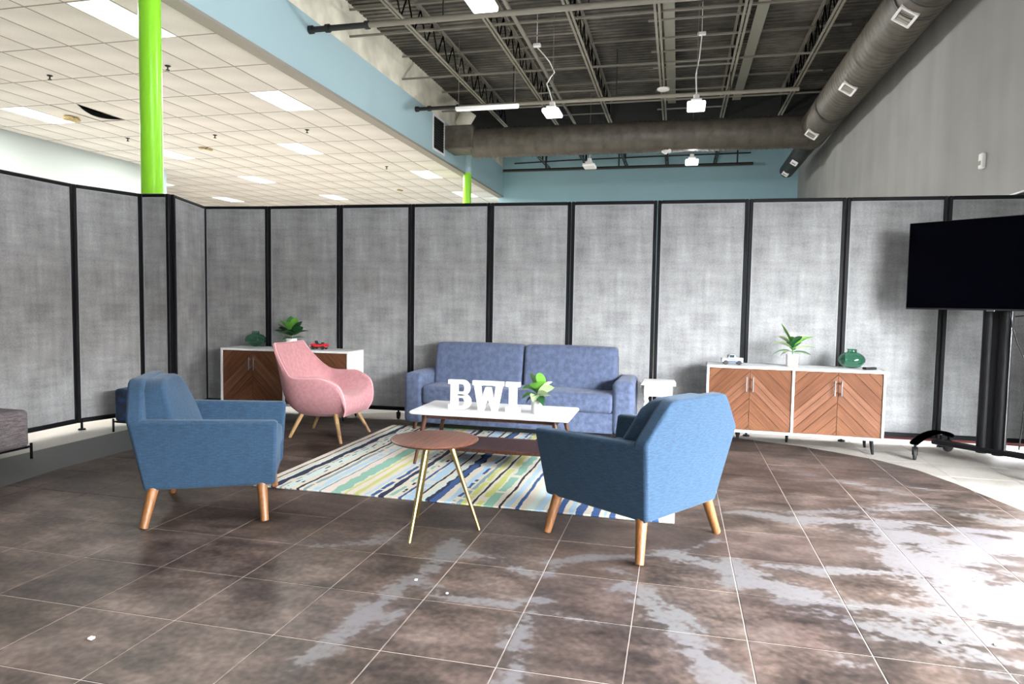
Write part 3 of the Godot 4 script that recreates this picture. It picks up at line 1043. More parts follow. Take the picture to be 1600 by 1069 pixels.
		for q in [-3.6, -1.38, 0.9]:
			c = Geo.new()
			c.tube([Vector3(q, 0, 0), Vector3(q, DECK - e[1], 0)], [0.012, 0.012], 6)
			obj("hanger_rod", c, M.iron_black, t)
	var t2 := thing("sprinkler_pipe", "black sprinkler pipe under the cross duct in front of the teal wall", "pipe", Vector3(0, 5.5, -21.6))
	var c2 := Geo.new()
	c2.tube([Vector3(-5.6, 0, 0), Vector3(2.05, 0, 0)], [0.045, 0.045], 10)
	obj("pipe", c2, M.iron_black, t2)
	for q in [-4.2, -1.9, 0.3, 1.6]:
		c2 = Geo.new()
		c2.tube([Vector3(q, 0, 0), Vector3(q, 1.1, 0)], [0.025, 0.025], 6)
		obj("hanger_rod", c2, M.iron_black, t2)
	c2 = Geo.new()
	c2.tube([Vector3(-2.78, 0, -18.2), Vector3(-2.78, 0, -5.0)], [0.035, 0.035], 10)
	var cd := obj("ceiling_conduit", c2, M.joist_grey, self)
	cd.position = Vector3(0, 6.02, 0)
	tag(cd, "grey conduit pipe running back beside the second roof joist", "conduit")
	c2 = Geo.new()
	c2.tube([Vector3(-5.3, 0, 0), Vector3(-3.6, 0.05, 0), Vector3(-1.0, 0.08, 0), Vector3(2.0, 0.1, 0)], [0.022, 0.022, 0.022, 0.022], 8)
	cd = obj("ceiling_conduit", c2, M.iron_black, self)
	cd.position = Vector3(0, 5.78, -21.9)
	tag(cd, "thin black bowed pipe above the sprinkler pipe by the teal wall", "conduit")
	# high bay lights
	var bays := [
		[-2.31, -7.75, "bright square high bay light cut by the top edge of the picture", true],
		[-2.33, -12.5, "bright square high bay light hanging from a wavy white cord", true],
		[0.21, -12.53, "bright square high bay light hanging from a straight white cord", true],
		[-2.28, -17.5, "unlit square high bay light under the cross duct", false],
		[0.23, -17.4, "small distant bright high bay light under the cross duct", true],
		[0.2, -3.0, "bright high bay light above the frame, in line with the one on the straight cord", true],
		[-2.3, -3.0, "bright high bay light above the frame, in line with the one on the wavy cord", true]]
	for k in bays.size():
		var e = bays[k]
		var hy := 4.8
		var t := thing("hanging_light", e[2], "hanging light", Vector3(e[0], hy, e[1]), 0.0, "high bay lights outside the frame" if k > 4 else "")
		var c := Geo.new()
		c.bx(Vector3(-0.09, 0.0, -0.16), Vector3(0.09, 0.06, 0.16), 0.012)
		c.bx(Vector3(-0.05, 0.06, -0.05), Vector3(0.05, 0.16, 0.05), 0.012)
		obj("housing", c, M.white_paint, t)
		c = Geo.new()
		c.softbox(Vector3(-0.155, -0.075, -0.24), Vector3(0.155, 0.0, 0.24), 0.025)
		obj("diffuser_bulb", c, M.bay_face if e[3] else M.white_paint, t)
		c = Geo.new()
		var top := Vector3(0, DECK - hy - 0.1, 0)
		var far_bay := k == 3 or k == 4
		if far_bay:
			c.tube([Vector3(0, 0.15, 0), Vector3(0.01, 0.25, 0.0), Vector3(0.0, 0.4, 0.02)], [0.01, 0.01, 0.01], 6)
			top = Vector3(0, DECK - hy - 0.02, 0)
		elif k == 1:
			c.tube([Vector3(0, 0.15, 0), Vector3(-0.06, 0.35, -0.02), Vector3(-0.12, 0.5, -0.04), Vector3(-0.05, 0.62, -0.04), Vector3(0.02, 0.7, -0.04), Vector3(-0.08, 0.9, -0.05), Vector3(-0.2, 1.05, -0.06), Vector3(-0.33, 1.2, -0.1)], [0.012, 0.012, 0.012, 0.012, 0.012, 0.012, 0.012, 0.012], 6)
		else:
			c.tube([Vector3(0, 0.15, 0), Vector3(-0.02, 0.5, 0.0), Vector3(0.03, 0.8, -0.05), Vector3(0.06, 1.2, -0.1)], [0.012, 0.012, 0.012, 0.012], 6)
		obj("cord", c, M.white_paint, t)
		c = Geo.new()
		c.tube([Vector3(0, 0.15, 0), top], [0.006, 0.006], 6)
		obj("cable", c, M.joist_grey, t)
		c = Geo.new()
		var bp := Vector3(-0.33, 1.2, -0.1) if k == 1 else Vector3(0.06, 1.2, -0.1)
		c.box(bp + Vector3(0, 0.03, 0), Vector3(0.14, 0.06, 0.08), 0.01)
		c.tube([bp, Vector3(bp.x, DECK - hy - 0.02, bp.z)], [0.006, 0.006], 6)
		if not far_bay: obj("junction_box", c, M.white_paint, t)
		if e[3]:
			var ol := OmniLight3D.new()
			ol.name = "lamp"
			ol.light_energy = E_BAY
			ol.light_color = Color(1.0, 0.99, 0.98)
			ol.light_size = 0.035
			ol.omni_range = 40.0
			ol.omni_attenuation = 2.0
			ol.shadow_enabled = true
			t.add_child(ol, true)
			ol.position = Vector3(0, -0.05, 0)
	# strip light on two wires
	var t3 := thing("hanging_strip_light", "slim white strip light hung on two wires in front of a pipe", "strip light", Vector3(-3.86, 5.2, -13.5))
	var c3 := Geo.new()
	c3.bx(Vector3(-0.66, -0.02, -0.04), Vector3(0.66, 0.05, 0.04), 0.008)
	obj("housing", c3, M.white_paint, t3)
	c3 = Geo.new()
	c3.bx(Vector3(-0.64, -0.03, -0.035), Vector3(0.64, -0.02, 0.035))
	obj("diffuser", c3, M.unlit_tube_glow, t3)
	for s in [-0.6, 0.58]:
		c3 = Geo.new()
		c3.tube([Vector3(s, 0.05, 0), Vector3(s, DECK - 5.22, 0)], [0.005, 0.005], 6)
		obj("wire", c3, M.joist_grey, t3)
	# smoke detector
	c3 = Geo.new()
	c3.lathe([Vector2(0, -0.05), Vector2(0.08, -0.05), Vector2(0.13, -0.03), Vector2(0.14, 0.0), Vector2(0, 0)], 20)
	var sd := obj("ceiling_smoke_detector", c3, M.white_paint, self)
	sd.position = Vector3(-0.44, 5.99, -15.5)
	tag(sd, "round white smoke detector under a roof joist", "smoke detector")

func duct_mesh(g: Geo, a: Vector3, b: Vector3, r: float, rib: float) -> void:
	var n := int(a.distance_to(b) / rib)
	var pts := []
	var rad := []
	for i in n + 1:
		for e in [[0.0, 0.0], [0.7, 0.0], [0.8, 0.012], [0.92, 0.012]]:
			var t: float = (i + float(e[0])) / (n + 1)
			pts.append(a.lerp(b, t)); rad.append(r + float(e[1]))
	pts.append(b); rad.append(r)
	g.tube(pts, rad, 28)

func ducts() -> void:
	var t := thing("ceiling_duct_run", "round grey spiral duct running along the grey wall under the roof", "duct", Vector3.ZERO)
	var g := Geo.new()
	duct_mesh(g, Vector3(2.92, 5.36, -17.7), Vector3(2.92, 5.36, 1.0), 0.345, 0.16)
	obj("duct", g, M.duct_grey, t)
	for z in [-15.0, -12.0, -11.2, -9.9, -9.5]:
		g = Geo.new()
		g.tube([Vector3(2.92, 5.36, z - 0.02), Vector3(2.92, 5.36, z + 0.02)], [0.375, 0.375], 28, false)
		obj("joint_band", g, M.iron_black if z < -13 or z > -11 else M.duct_grey, t)
	g = Geo.new()
	g.tube([Vector3(2.9, 5.3, -17.6), Vector3(2.85, 5.1, -18.0), Vector3(2.83, 5.04, -20.4)], [0.3, 0.2, 0.19], 24)
	obj("narrow_duct", g, M.iron_black, t)
	# air registers on the lower flank
	for e in [[-13.0, 0.345, 2.92, 5.36], [-16.3, 0.345, 2.92, 5.36], [-9.95, 0.345, 2.92, 5.36], [-18.5, 0.2, 2.83, 5.05], [-20.0, 0.19, 2.83, 5.04]]:
		var r := Geo.new()
		var rb := Geo.new()
		var k: float = 1.0 if e[1] > 0.3 else 0.6
		var ang := deg_to_rad(238.0)
		var nrm := Vector3(cos(ang), sin(ang), 0)
		var b := Basis(Vector3(sin(ang), -cos(ang), 0), nrm, Vector3(0, 0, 1))
		r.X = Transform3D(b, Vector3(0, 0, 0))
		rb.X = r.X
		for s in [-1, 1]:
			r.bx(Vector3(s * 0.11 * k - 0.018, -0.03, -0.2 * k), Vector3(s * 0.11 * k + 0.018, 0.025, 0.2 * k), 0.003)
			r.bx(Vector3(-0.12 * k, -0.03, s * 0.19 * k - 0.018), Vector3(0.12 * k, 0.025, s * 0.19 * k + 0.018), 0.003)
		rb.bx(Vector3(-0.1 * k, -0.03, -0.18 * k), Vector3(0.1 * k, 0.006, 0.18 * k))
		for q in 3:
			rb.bx(Vector3(-0.1 * k, -0.01, (-0.09 + 0.09 * q) * k - 0.008), Vector3(0.1 * k, 0.014, (-0.09 + 0.09 * q) * k + 0.008))
		var fr := obj("register_frame", r, M.white_paint, t)
		fr.position = Vector3(e[2], e[3], e[0]) + nrm * e[1]
		obj("register_slats", rb, M.tee_grey, fr)
	# cross duct with its square mouth at the fascia
	t = thing("ceiling_duct_cross", "round grey duct crossing under the roof from the blue fascia", "duct", Vector3.ZERO)
	g = Geo.new()
	duct_mesh(g, Vector3(-5.2, 5.33, -17.0), Vector3(2.75, 5.30, -17.0), 0.365, 0.12)
	obj("duct", g, M.duct_grey, t)
	g = Geo.new()
	g.softbox(Vector3(XF - 0.01, 5.12, -17.42), Vector3(-5.1, 5.72, -16.62), 0.05)
	obj("transition_box", g, M.duct_grey, t)
	g = Geo.new()
	g.tube([Vector3(-5.75, 5.9, -17.6), Vector3(-5.5, 6.3, -17.6)], [0.2, 0.2], 14)
	obj("collar", g, M.cream_board, t)
	t = thing("ceiling_floodlight", "small white floodlight fixed under the cross duct", "floodlight", Vector3(-0.4, 4.98, -16.95))
	g = Geo.new()
	g.tube([Vector3(0, 0, 0), Vector3(0.0, -0.05, 0.05)], [0.02, 0.02], 8)
	obj("bracket", g, M.white_paint, t)
	g = Geo.new()
	g.tube([Vector3(-0.06, -0.03, 0.02), Vector3(0.02, -0.07, 0.12)], [0.035, 0.06], 12)
	g.tube([Vector3(0.06, -0.03, 0.02), Vector3(0.1, -0.05, 0.12)], [0.03, 0.05], 12)
	obj("lamp_head", g, M.white_paint, t)
	t = thing("wall_sensor", "small white box fixed high on the grey wall", "sensor", Vector3(XR, 3.07, -9.25))
	g = Geo.new()
	g.bx(Vector3(-0.05, -0.09, -0.05), Vector3(0.0, 0.09, 0.05), 0.01)
	obj("case", g, M.white_paint, t)
	g = Geo.new()
	g.bx(Vector3(-0.056, -0.05, -0.03), Vector3(-0.05, 0.0, 0.03), 0.002)
	obj("window", g, M.tee_grey, t)

func columns() -> void:
	for e in [[-6.64, CEIL, "near lime green column rising behind the partition jog"], [-18.48, 4.87, "far lime green column under the end of the blue fascia"]]:
		var g := Geo.new()
		g.lathe([Vector2(0, 0), Vector2(0.115, 0), Vector2(0.115, 4.86), Vector2(0, 4.86)], 28)
		var o := obj("green_column", g, M.green_paint, self)
		o.position = Vector3(XF + 0.04, 0, e[0])
		tag(o, e[2], "column", "", "structure")
	var g2 := Geo.new()
	g2.lathe([Vector2(0, 0), Vector2(0.115, 0), Vector2(0.115, 1.7), Vector2(0, 1.7)], 24)
	var c := obj("column_head", g2, M.pale_blue_paint, self)
	c.position = Vector3(XF + 0.04, 4.86, -18.48)
	tag(c, "pale blue upper length of the far column against the fascia", "column", "", "structure")

func partitions() -> void:
	var P := [
		[-5.62, -2.72, -5.635, -3.61, "grey cloth partition panel outside the frame beyond the grey ottoman"],
		[-5.635, -3.62, -5.645, -4.51, "grey cloth partition panel outside the frame beyond the grey ottoman"],
		[-5.645, -4.52, -5.665, -5.41, "grey cloth partition panel above the grey ottoman"],
		[-5.665, -5.41, -5.47, -6.06, "grey cloth partition panel above the dark blue ottoman"],
		[-5.47, -6.06, -5.145, -6.11, "narrow grey cloth partition panel folded in front of the near green column"],
		[-5.145, -6.13, -5.43, -6.99, "grey cloth partition panel between the fold and the corner, facing the armchairs"],
		[-5.43, -7.0, -4.64, -7.1, "grey cloth partition panel behind the dark green vase by the corner"],
		[-4.64, -7.1, -3.737, -7.12, "grey cloth partition panel behind the dark leaved plant"],
		[-3.737, -7.12, -2.885, -7.15, "grey cloth partition panel between the shaded sideboard and the sofa"],
		[-2.885, -7.15, -1.985, -7.17, "grey cloth partition panel behind the sofa cushion further from the white stand"],
		[-1.985, -7.17, -1.115, -7.2, "grey cloth partition panel behind the gap between the sofa cushions"],
		[-1.115, -7.2, -0.229, -7.22, "grey cloth partition panel behind the sofa cushion nearer the white stand"],
		[-0.229, -7.22, 0.661, -7.23, "grey cloth partition panel behind the blue and white toy truck"],
		[0.661, -7.23, 1.558, -7.25, "grey cloth partition panel behind the spiky leaved plant"],
		[1.558, -7.25, 2.44, -7.27, "grey cloth partition panel between the green vase and the television"],
		[2.44, -7.27, 3.33, -7.29, "grey cloth partition panel behind the television"]]
	var fw := 0.036
	var y0 := 0.075
	var y1 := 2.38
	for e in P:
		var a := Vector3(e[0], 0, e[1])
		var b := Vector3(e[2], 0, e[3])
		var L := a.distance_to(b) - 0.006
		var t := thing("partition_panel", e[4], "partition", (a + b) * 0.5, atan2(-(b.z - a.z), b.x - a.x), "grey cloth folding partition panels")
		for s in [-1, 1]:
			var g := Geo.new()
			g.bx(Vector3(s * L / 2, y0, -0.027), Vector3(s * (L / 2 - fw), y1, 0.027), 0.006)
			obj("stile", g, M.panel_frame, t)
		for s in [0, 1]:
			var g := Geo.new()
			var yy: float = y0 if s == 0 else y1 - fw
			g.bx(Vector3(-L / 2 + fw, yy, -0.027), Vector3(L / 2 - fw, yy + (0.045 if s == 0 else fw), 0.027), 0.006)
			obj("rail", g, M.panel_frame, t)
		var c := Geo.new()
		c.bx(Vector3(-L / 2 + fw, y0 + 0.03, -0.018), Vector3(L / 2 - fw, y1 - fw, 0.018))
		obj("cloth", c, M.cloth_grey, t)
		c = Geo.new()
		for s in [-1, 1]:
			for f in [-1, 1]:
				c.bx(Vector3(s * (L / 2 - fw), y0 + 0.045, f * 0.018), Vector3(s * (L / 2 - fw - 0.008), y1 - fw, f * 0.023))
				if s == 1: c.bx(Vector3(-L / 2 + fw, y1 - fw - 0.008, f * 0.018), Vector3(L / 2 - fw, y1 - fw, f * 0.023))
		obj("bead", c, M.bead_grey, t)
		c = Geo.new()
		c.tube([Vector3(-L / 2 + 0.05, y0, 0), Vector3(-L / 2 + 0.05, 0.012, 0)], [0.012, 0.012], 8)
		c.tube([Vector3(-L / 2 + 0.05, 0.014, 0), Vector3(-L / 2 + 0.05, 0.0, 0)], [0.03, 0.036], 12)
		obj("foot", c, M.black_metal, t)
	# caster by the sofa
	for e in [[-2.98, -7.02, "black partition caster between the pink armchair and the sofa"], [0.62, -7.1, "black partition caster under the lit wooden sideboard"]]:
		var t := thing("partition_caster", e[2], "caster", Vector3(e[0], 0, e[1]))
		caster(t, 0.035)
	# maroon skirting beyond the gap
	solid("baseboard_back", Vector3(0.2, 0.0, -7.62), Vector3(XR - 0.02, 0.09, -7.56), M.maroon, "dark red skirting seen under the partitions by the television", "skirting")

func caster(t: Node3D, r: float, col := "rubber") -> void:
	var g := Geo.new()
	g.X = Transform3D(Basis(Vector3(0, 0, 1), PI / 2), Vector3(0, r, 0))
	g.lathe([Vector2(0, -0.014), Vector2(r * 0.75, -0.014), Vector2(r * 0.95, -0.011), Vector2(r, -0.004), Vector2(r, 0.004), Vector2(r * 0.95, 0.011), Vector2(r * 0.75, 0.014), Vector2(0, 0.014)], 20)
	obj("wheel", g, M[col], t)
	g = Geo.new()
	for s in [-1, 1]:
		g.bx(Vector3(s * 0.016, r * 0.9, -r * 0.35), Vector3(s * 0.021, r * 2.1, r * 0.35), 0.001)
	g.bx(Vector3(-0.022, r * 2.05, -r * 0.5), Vector3(0.022, r * 2.25, r * 0.5), 0.003)
	g.tube([Vector3(0, r * 2.2, 0), Vector3(0, r * 2.9, 0)], [0.01, 0.01], 8)
	obj("fork", g, M.black_metal, t)
# ---------------------------------------------------------------- furniture
func leg_mesh(top: Vector3, foot: Vector3, r0: float, r1: float, sides := 14) -> Geo:
	var g := Geo.new()
	var d := (foot - top).normalized()
	g.tube([top, top.lerp(foot, 0.5), foot - d * 0.004, foot], [r0, (r0 + r1) * 0.5, r1, r1 - 0.003], sides)
	return g

func rug() -> void:
	var W := 1400
	var H := 700
	var x0 := -2.87
	var x1 := 0.02
	var z0 := -6.62
	var z1 := -4.18
	# stripes along z: [middle 0..1, width, colour, waver, broken share]
	var cr := [214, 208, 194]
	var navy := [24, 36, 66]; var ink := [30, 34, 44]; var mid := [48, 84, 138]; var sky := [170, 200, 220]; var sea := [136, 182, 164]
	var lime := [194, 200, 120]; var aqua := [196, 218, 216]; var grey := [132, 158, 168]; var pink := [222, 206, 196]
	var st := [
		[0.022, 0.005, ink, 0.004, 0.0], [0.055, 0.02, navy, 0.008, 0.0], [0.042, 0.006, aqua, 0.004, 0.1], [0.075, 0.006, grey, 0.004, 0.5], [0.092, 0.016, aqua, 0.004, 0.2], [0.088, 0.004, ink, 0.006, 0.55], [0.105, 0.005, ink, 0.006, 0.6],
		[0.122, 0.008, ink, 0.006, 0.0], [0.140, 0.010, grey, 0.005, 0.25], [0.165, 0.016, sky, 0.005, 0.35], [0.182, 0.005, grey, 0.004, 0.2], [0.198, 0.02, pink, 0.004, 0.2], [0.222, 0.032, sea, 0.005, 0.0], [0.248, 0.007, lime, 0.004, 0.1], [0.275, 0.012, lime, 0.004, 0.1],
		[0.26, 0.01, pink, 0.004, 0.3], [0.300, 0.008, sky, 0.004, 0.2], [0.318, 0.010, mid, 0.006, 0.35], [0.338, 0.014, navy, 0.005, 0.0], [0.358, 0.010, sea, 0.006, 0.5], [0.372, 0.006, ink, 0.006, 0.6], [0.385, 0.007, mid, 0.004, 0.1], [0.405, 0.026, sky, 0.006, 0.3], [0.425, 0.006, ink, 0.005, 0.0],
		[0.442, 0.01, aqua, 0.005, 0.3], [0.462, 0.026, navy, 0.005, 0.0], [0.464, 0.016, mid, 0.005, 0.1], [0.500, 0.014, sky, 0.006, 0.3], [0.512, 0.008, mid, 0.006, 0.45], [0.538, 0.014, lime, 0.007, 0.3], [0.527, 0.01, grey, 0.006, 0.3], [0.556, 0.006, ink, 0.005, 0.0], [0.572, 0.015, lime, 0.008, 0.35],
		[0.598, 0.022, sea, 0.006, 0.3], [0.622, 0.006, ink, 0.005, 0.0], [0.64, 0.015, sky, 0.005, 0.3], [0.662, 0.008, mid, 0.004, 0.0], [0.69, 0.012, aqua, 0.005, 0.2], [0.712, 0.02, sky, 0.004, 0.1], [0.735, 0.010, mid, 0.005, 0.2], [0.757, 0.014, mid, 0.004, 0.0], [0.782, 0.012, sky, 0.004, 0.2],
		[0.80, 0.018, mid, 0.004, 0.0], [0.835, 0.018, mid, 0.004, 0.0], [0.872, 0.014, mid, 0.004, 0.0], [0.855, 0.006, sky, 0.004, 0.2], [0.915, 0.010, sky, 0.004, 0.3], [0.962, 0.014, mid, 0.005, 0.0]]
	var im := Image.create(W, H, false, Image.FORMAT_RGB8)
	im.fill(Color8(cr[0], cr[1], cr[2]))
	var nz := FastNoiseLite.new()
	nz.seed = 41
	nz.frequency = 0.012
	var nf := FastNoiseLite.new()
	nf.seed = 42
	nf.frequency = 0.05
	for k in st.size():
		var s = st[k]
		for y in H:
			if s[4] > 0.0 and nf.get_noise_2d(y * 0.45, k * 97.0) * 0.5 + 0.5 < s[4]: continue
			var m: float = s[0] + s[3] * nz.get_noise_2d(y * 0.6, k * 61.0)
			var w: float = s[1] * (1.0 + 0.5 * nz.get_noise_2d(y * 1.7, k * 31.0 + 500.0))
			var a := clampi(int((m - w * 0.5) * W), 0, W - 1)
			var b := clampi(int((m + w * 0.5) * W), a + 1, W)
			im.fill_rect(Rect2i(a, y, b - a, 1), Color8(s[2][0], s[2][1], s[2][2]))
	# woven speckle over it
	var sp := noise_img(43, 0.3, W, H, W, H).get_data()
	var d := im.get_data()
	for i in W * H:
		var q := 0.86 + 0.22 * (sp[i] / 255.0)
		for c in 3: d[i * 3 + c] = int(minf(255.0, d[i * 3 + c] * q))
	im = Image.create_from_data(W, H, false, Image.FORMAT_RGB8, d)
	var rm := material("rug_wool", Color(1, 1, 1), 1.0)
	rm.albedo_texture = ImageTexture.create_from_image(im)
	var g := Geo.new()
	g.softbox(Vector3(x0, 0.0, z0), Vector3(x1, 0.013, z1), 0.006, 2)
	for i in g.v.size(): g.uv[i] = Vector2((g.v[i].x - x0) / (x1 - x0), (g.v[i].z - z0) / (z1 - z0))
	var o := obj("striped_rug", g, rm, self)
	tag(o, "cream wool rug with long navy, blue, green and yellow stripes", "rug")

func armchairs() -> void:
	var t := thing("blue_armchair", "blue woven armchair showing its pale lit back, in front of the lit wooden sideboard", "armchair", Vector3(-0.2175, 0, -3.958), atan2(-0.834, -0.552))
	for s in [-1.0, 1.0]:
		var g := Geo.new()
		var th := 0.085
		var o := [Vector3(s * 0.335, 0.205, -0.335), Vector3(s * 0.335, 0.205, 0.385), Vector3(s * 0.438, 0.635, -0.395), Vector3(s * 0.425, 0.605, 0.405)]
		var cr := []
		for i in 8:
			var p: Vector3 = o[(1 if i & 4 else 0) + (2 if i & 2 else 0)]
			var inner: bool = bool(i & 1) == (s < 0)
			cr.append(p - (Vector3(s * th, 0, 0) if inner else Vector3.ZERO))
		g.soft(cr, 0.022, 3, Vector3(0.004, 0, 0))
		obj("arm", g, M.blue_weave, t)
	# back shell: six sided outline, leaning
	var poly := PackedVector2Array()
	var base := [[-0.33, 0.205], [0.33, 0.205], [0.437, 0.635], [0.30, 0.80], [0.265, 0.832], [0.22, 0.845], [-0.22, 0.845], [-0.265, 0.832], [-0.30, 0.80], [-0.437, 0.635]]
	for i in base.size():
		var a := Vector2(base[i][0], base[i][1])
		var b := Vector2(base[(i + 1) % base.size()][0], base[(i + 1) % base.size()][1])
		var n := maxi(1, int(a.distance_to(b) / 0.05))
		for k in n: poly.append(a.lerp(b, float(k) / n))
	var lean := func(p: Vector3) -> Vector3:
		return Vector3(p.x, p.y, p.z - 0.335 - (p.y - 0.205) * 0.145)
	var g2 := Geo.new()
	g2.cushion(poly, 0.0, 0.085, 0.02, 0.006, lean)
	obj("backrest", g2, M.blue_weave, t)
	# loose back cushion
	var cp := PackedVector2Array()
	var cb := [[-0.335, 0.43], [0.335, 0.43], [0.35, 0.62], [0.275, 0.785], [0.22, 0.82], [0.15, 0.835], [-0.15, 0.835], [-0.22, 0.82], [-0.275, 0.785], [-0.35, 0.62]]
	for i in cb.size():
		var a := Vector2(cb[i][0], cb[i][1])
		var b := Vector2(cb[(i + 1) % cb.size()][0], cb[(i + 1) % cb.size()][1])
		var n := maxi(1, int(a.distance_to(b) / 0.05))
		for k in n: cp.append(a.lerp(b, float(k) / n))
	var lean2 := func(p: Vector3) -> Vector3:
		return Vector3(p.x, p.y, -0.335 - (p.y - 0.205) * 0.145 + 0.085 + p.z * lerpf(1.5, 0.8, clampf((p.y - 0.43) / 0.39, 0.0, 1.0)))
	g2 = Geo.new()
	g2.cushion(cp, -0.03, 0.125, 0.03, 0.012, lean2)
	obj("back_cushion", g2, M.blue_weave, t)
	g2 = Geo.new()
	g2.softbox(Vector3(-0.345, 0.335, -0.29), Vector3(0.345, 0.465, 0.385), 0.03, 3, Vector3(0, 0.012, 0.004))
	obj("seat_cushion", g2, M.blue_weave, t)
	g2 = Geo.new()
	g2.softbox(Vector3(-0.30, 0.2, -0.3), Vector3(0.30, 0.345, 0.375), 0.015)
	obj("seat_base", g2, M.blue_weave, t)
	for s in [-1.0, 1.0]:
		for f in [-1.0, 1.0]:
			obj("leg", leg_mesh(Vector3(s * 0.305, 0.23, f * 0.295 + 0.01), Vector3(s * 0.374, 0.0136 if s < 0 and f > 0 else 0.0, f * 0.328), 0.032, 0.023), M.oak, t)
	var r := dup(t, "blue woven armchair seen from its side, in front of the dark blue ottoman", Vector3(-2.821, 0, -3.715), atan2(0.879, -0.476))
	r.get_node("leg_001").mesh = leg_mesh(Vector3(-0.305, 0.23, 0.305), Vector3(-0.374, 0.0, 0.328), 0.032, 0.023).mesh(M.oak)
	r.get_node("leg_003").mesh = leg_mesh(Vector3(0.305, 0.23, 0.305), Vector3(0.374, 0.0136, 0.328), 0.032, 0.023).mesh(M.oak)

func pink_chair() -> void:
	var t := thing("pink_armchair", "pink felt shell armchair with a high back on pale wooden legs", "armchair", Vector3(-3.27, 0, -5.95), PI / 2)
	# spine of the shell, z forward: seat front to back top
	var sp := [Vector2(0.31, 0.235), Vector2(0.352, 0.30), Vector2(0.352, 0.375), Vector2(0.30, 0.42), Vector2(0.15, 0.408), Vector2(0.0, 0.39), Vector2(-0.14, 0.388), Vector2(-0.23, 0.43), Vector2(-0.285, 0.52), Vector2(-0.33, 0.66), Vector2(-0.375, 0.80), Vector2(-0.405, 0.895)]
	var wd := [0.24, 0.265, 0.285, 0.30, 0.325, 0.34, 0.345, 0.342, 0.33, 0.30, 0.265, 0.235]
	var ri := [0.004, 0.025, 0.07, 0.125, 0.20, 0.22, 0.225, 0.205, 0.155, 0.085, 0.035, 0.012]
	var tk := [0.0, 0.055, 0.12, 0.17, 0.18, 0.17, 0.155, 0.11, 0.06, 0.04, 0.03, 0.02]
	var bt := [0.004, 0.012, 0.02, 0.022, 0.022, 0.022, 0.022, 0.022, 0.022, 0.022, 0.022, 0.02]
	var od := [Vector2(-1, 0.2), Vector2(-0.9, -0.35), Vector2(-0.45, -0.85), Vector2(-0.05, -1), Vector2(0, -1), Vector2(-0.05, -1), Vector2(-0.2, -1), Vector2(-0.5, -0.85), Vector2(-0.8, -0.6), Vector2(-0.95, -0.3), Vector2(-0.95, -0.25), Vector2(-0.96, -0.25)]
	# direction in which the rim stands up: upwards over the seat, forwards along the back
	var ld := [Vector2(-0.25, 1), Vector2(-0.25, 1), Vector2(-0.2, 1), Vector2(-0.1, 1), Vector2(0, 1), Vector2(0.08, 1), Vector2(0.22, 1), Vector2(0.42, 0.9), Vector2(0.66, 0.72), Vector2(0.88, 0.45), Vector2(0.95, 0.25), Vector2(0.96, 0.25)]
	var NV := 44
	var NU := 28
	var sample := func(arr: Array, f: float):
		var i := clampi(int(f), 0, arr.size() - 2)
		var u := f - i
		var p0 = arr[maxi(i - 1, 0)]; var p1 = arr[i]; var p2 = arr[i + 1]; var p3 = arr[mini(i + 2, arr.size() - 1)]
		return 0.5 * ((p1 * 2.0) + (p2 - p0) * u + (p0 * 2.0 - p1 * 5.0 + p2 * 4.0 - p3) * u * u + (p1 * 3.0 - p0 - p2 * 3.0 + p3) * u * u * u)
	var inner := []
	var outer := []
	for a in NV + 1:
		var f := float(a) / NV * (sp.size() - 1)
		var c: Vector2 = sample.call(sp, f)
		var nr: Vector2 = (sample.call(ld, f) as Vector2).normalized()
		var ob: Vector2 = (sample.call(od, f) as Vector2).normalized()
		var bb: float = sample.call(bt, f)
		var w: float = sample.call(wd, f)
		var r: float = maxf(sample.call(ri, f), 0.0)
		var th: float = sample.call(tk, f)
		var ri_row := []
		var ro_row := []
		for b in NU + 1:
			var u := -1.0 + 2.0 * b / NU
			var e := absf(u)
			var lift := r * pow(e, 3.0)
			var lat := signf(u) * w * (1.0 - pow(1.0 - e, 1.5))
			var lean := 0.035 * e * e * (r / 0.2)
			var p := Vector3(lat + signf(u) * lean, c.y + nr.y * lift, c.x + nr.x * lift)
			ri_row.append(p)
			var down := th * (1.0 - pow(e, 3.0)) + bb
			var q := Vector3(lat + signf(u) * (lean + (bb + 0.008) * pow(e, 2.0)), c.y + nr.y * lift * 0.97 + ob.y * down, c.x + nr.x * lift * 0.97 + ob.x * down)
			ro_row.append(q)
		inner.append(ri_row)
		outer.append(ro_row)
	var quads := []
	for a in NV:
		for b in NU:
			quads.append([inner[a][b], inner[a + 1][b], inner[a + 1][b + 1], inner[a][b + 1]])
			quads.append([outer[a][b + 1], outer[a + 1][b + 1], outer[a + 1][b], outer[a][b]])
	for a in NV:
		quads.append([outer[a][0], outer[a + 1][0], inner[a + 1][0], inner[a][0]])
		quads.append([inner[a][NU], inner[a + 1][NU], outer[a + 1][NU], outer[a][NU]])
	for b in NU:
		quads.append([inner[0][b], inner[0][b + 1], outer[0][b + 1], outer[0][b]])
		quads.append([outer[NV][b], outer[NV][b + 1], inner[NV][b + 1], inner[NV][b]])
	var g := Geo.new()
	# the normals of inner and outer skin are told apart by winding
	var acc := {}
	for q in quads:
		var nn: Vector3 = (q[2] - q[0]).cross(q[3] - q[1])
		for p in q: acc[g.key(p)] = acc.get(g.key(p), Vector3.ZERO) + nn
	for q in quads:
		var n := []
		for p in q: n.append((acc[g.key(p)] as Vector3).normalized())
		g.tri(q[0], q[1], q[2], n[0], n[1], n[2])
		g.tri(q[0], q[2], q[3], n[0], n[2], n[3])
	# face normals must look out of the shell: test on the seat middle
	var flip := (acc[g.key(inner[NV / 2][NU / 2])] as Vector3).y < 0.0
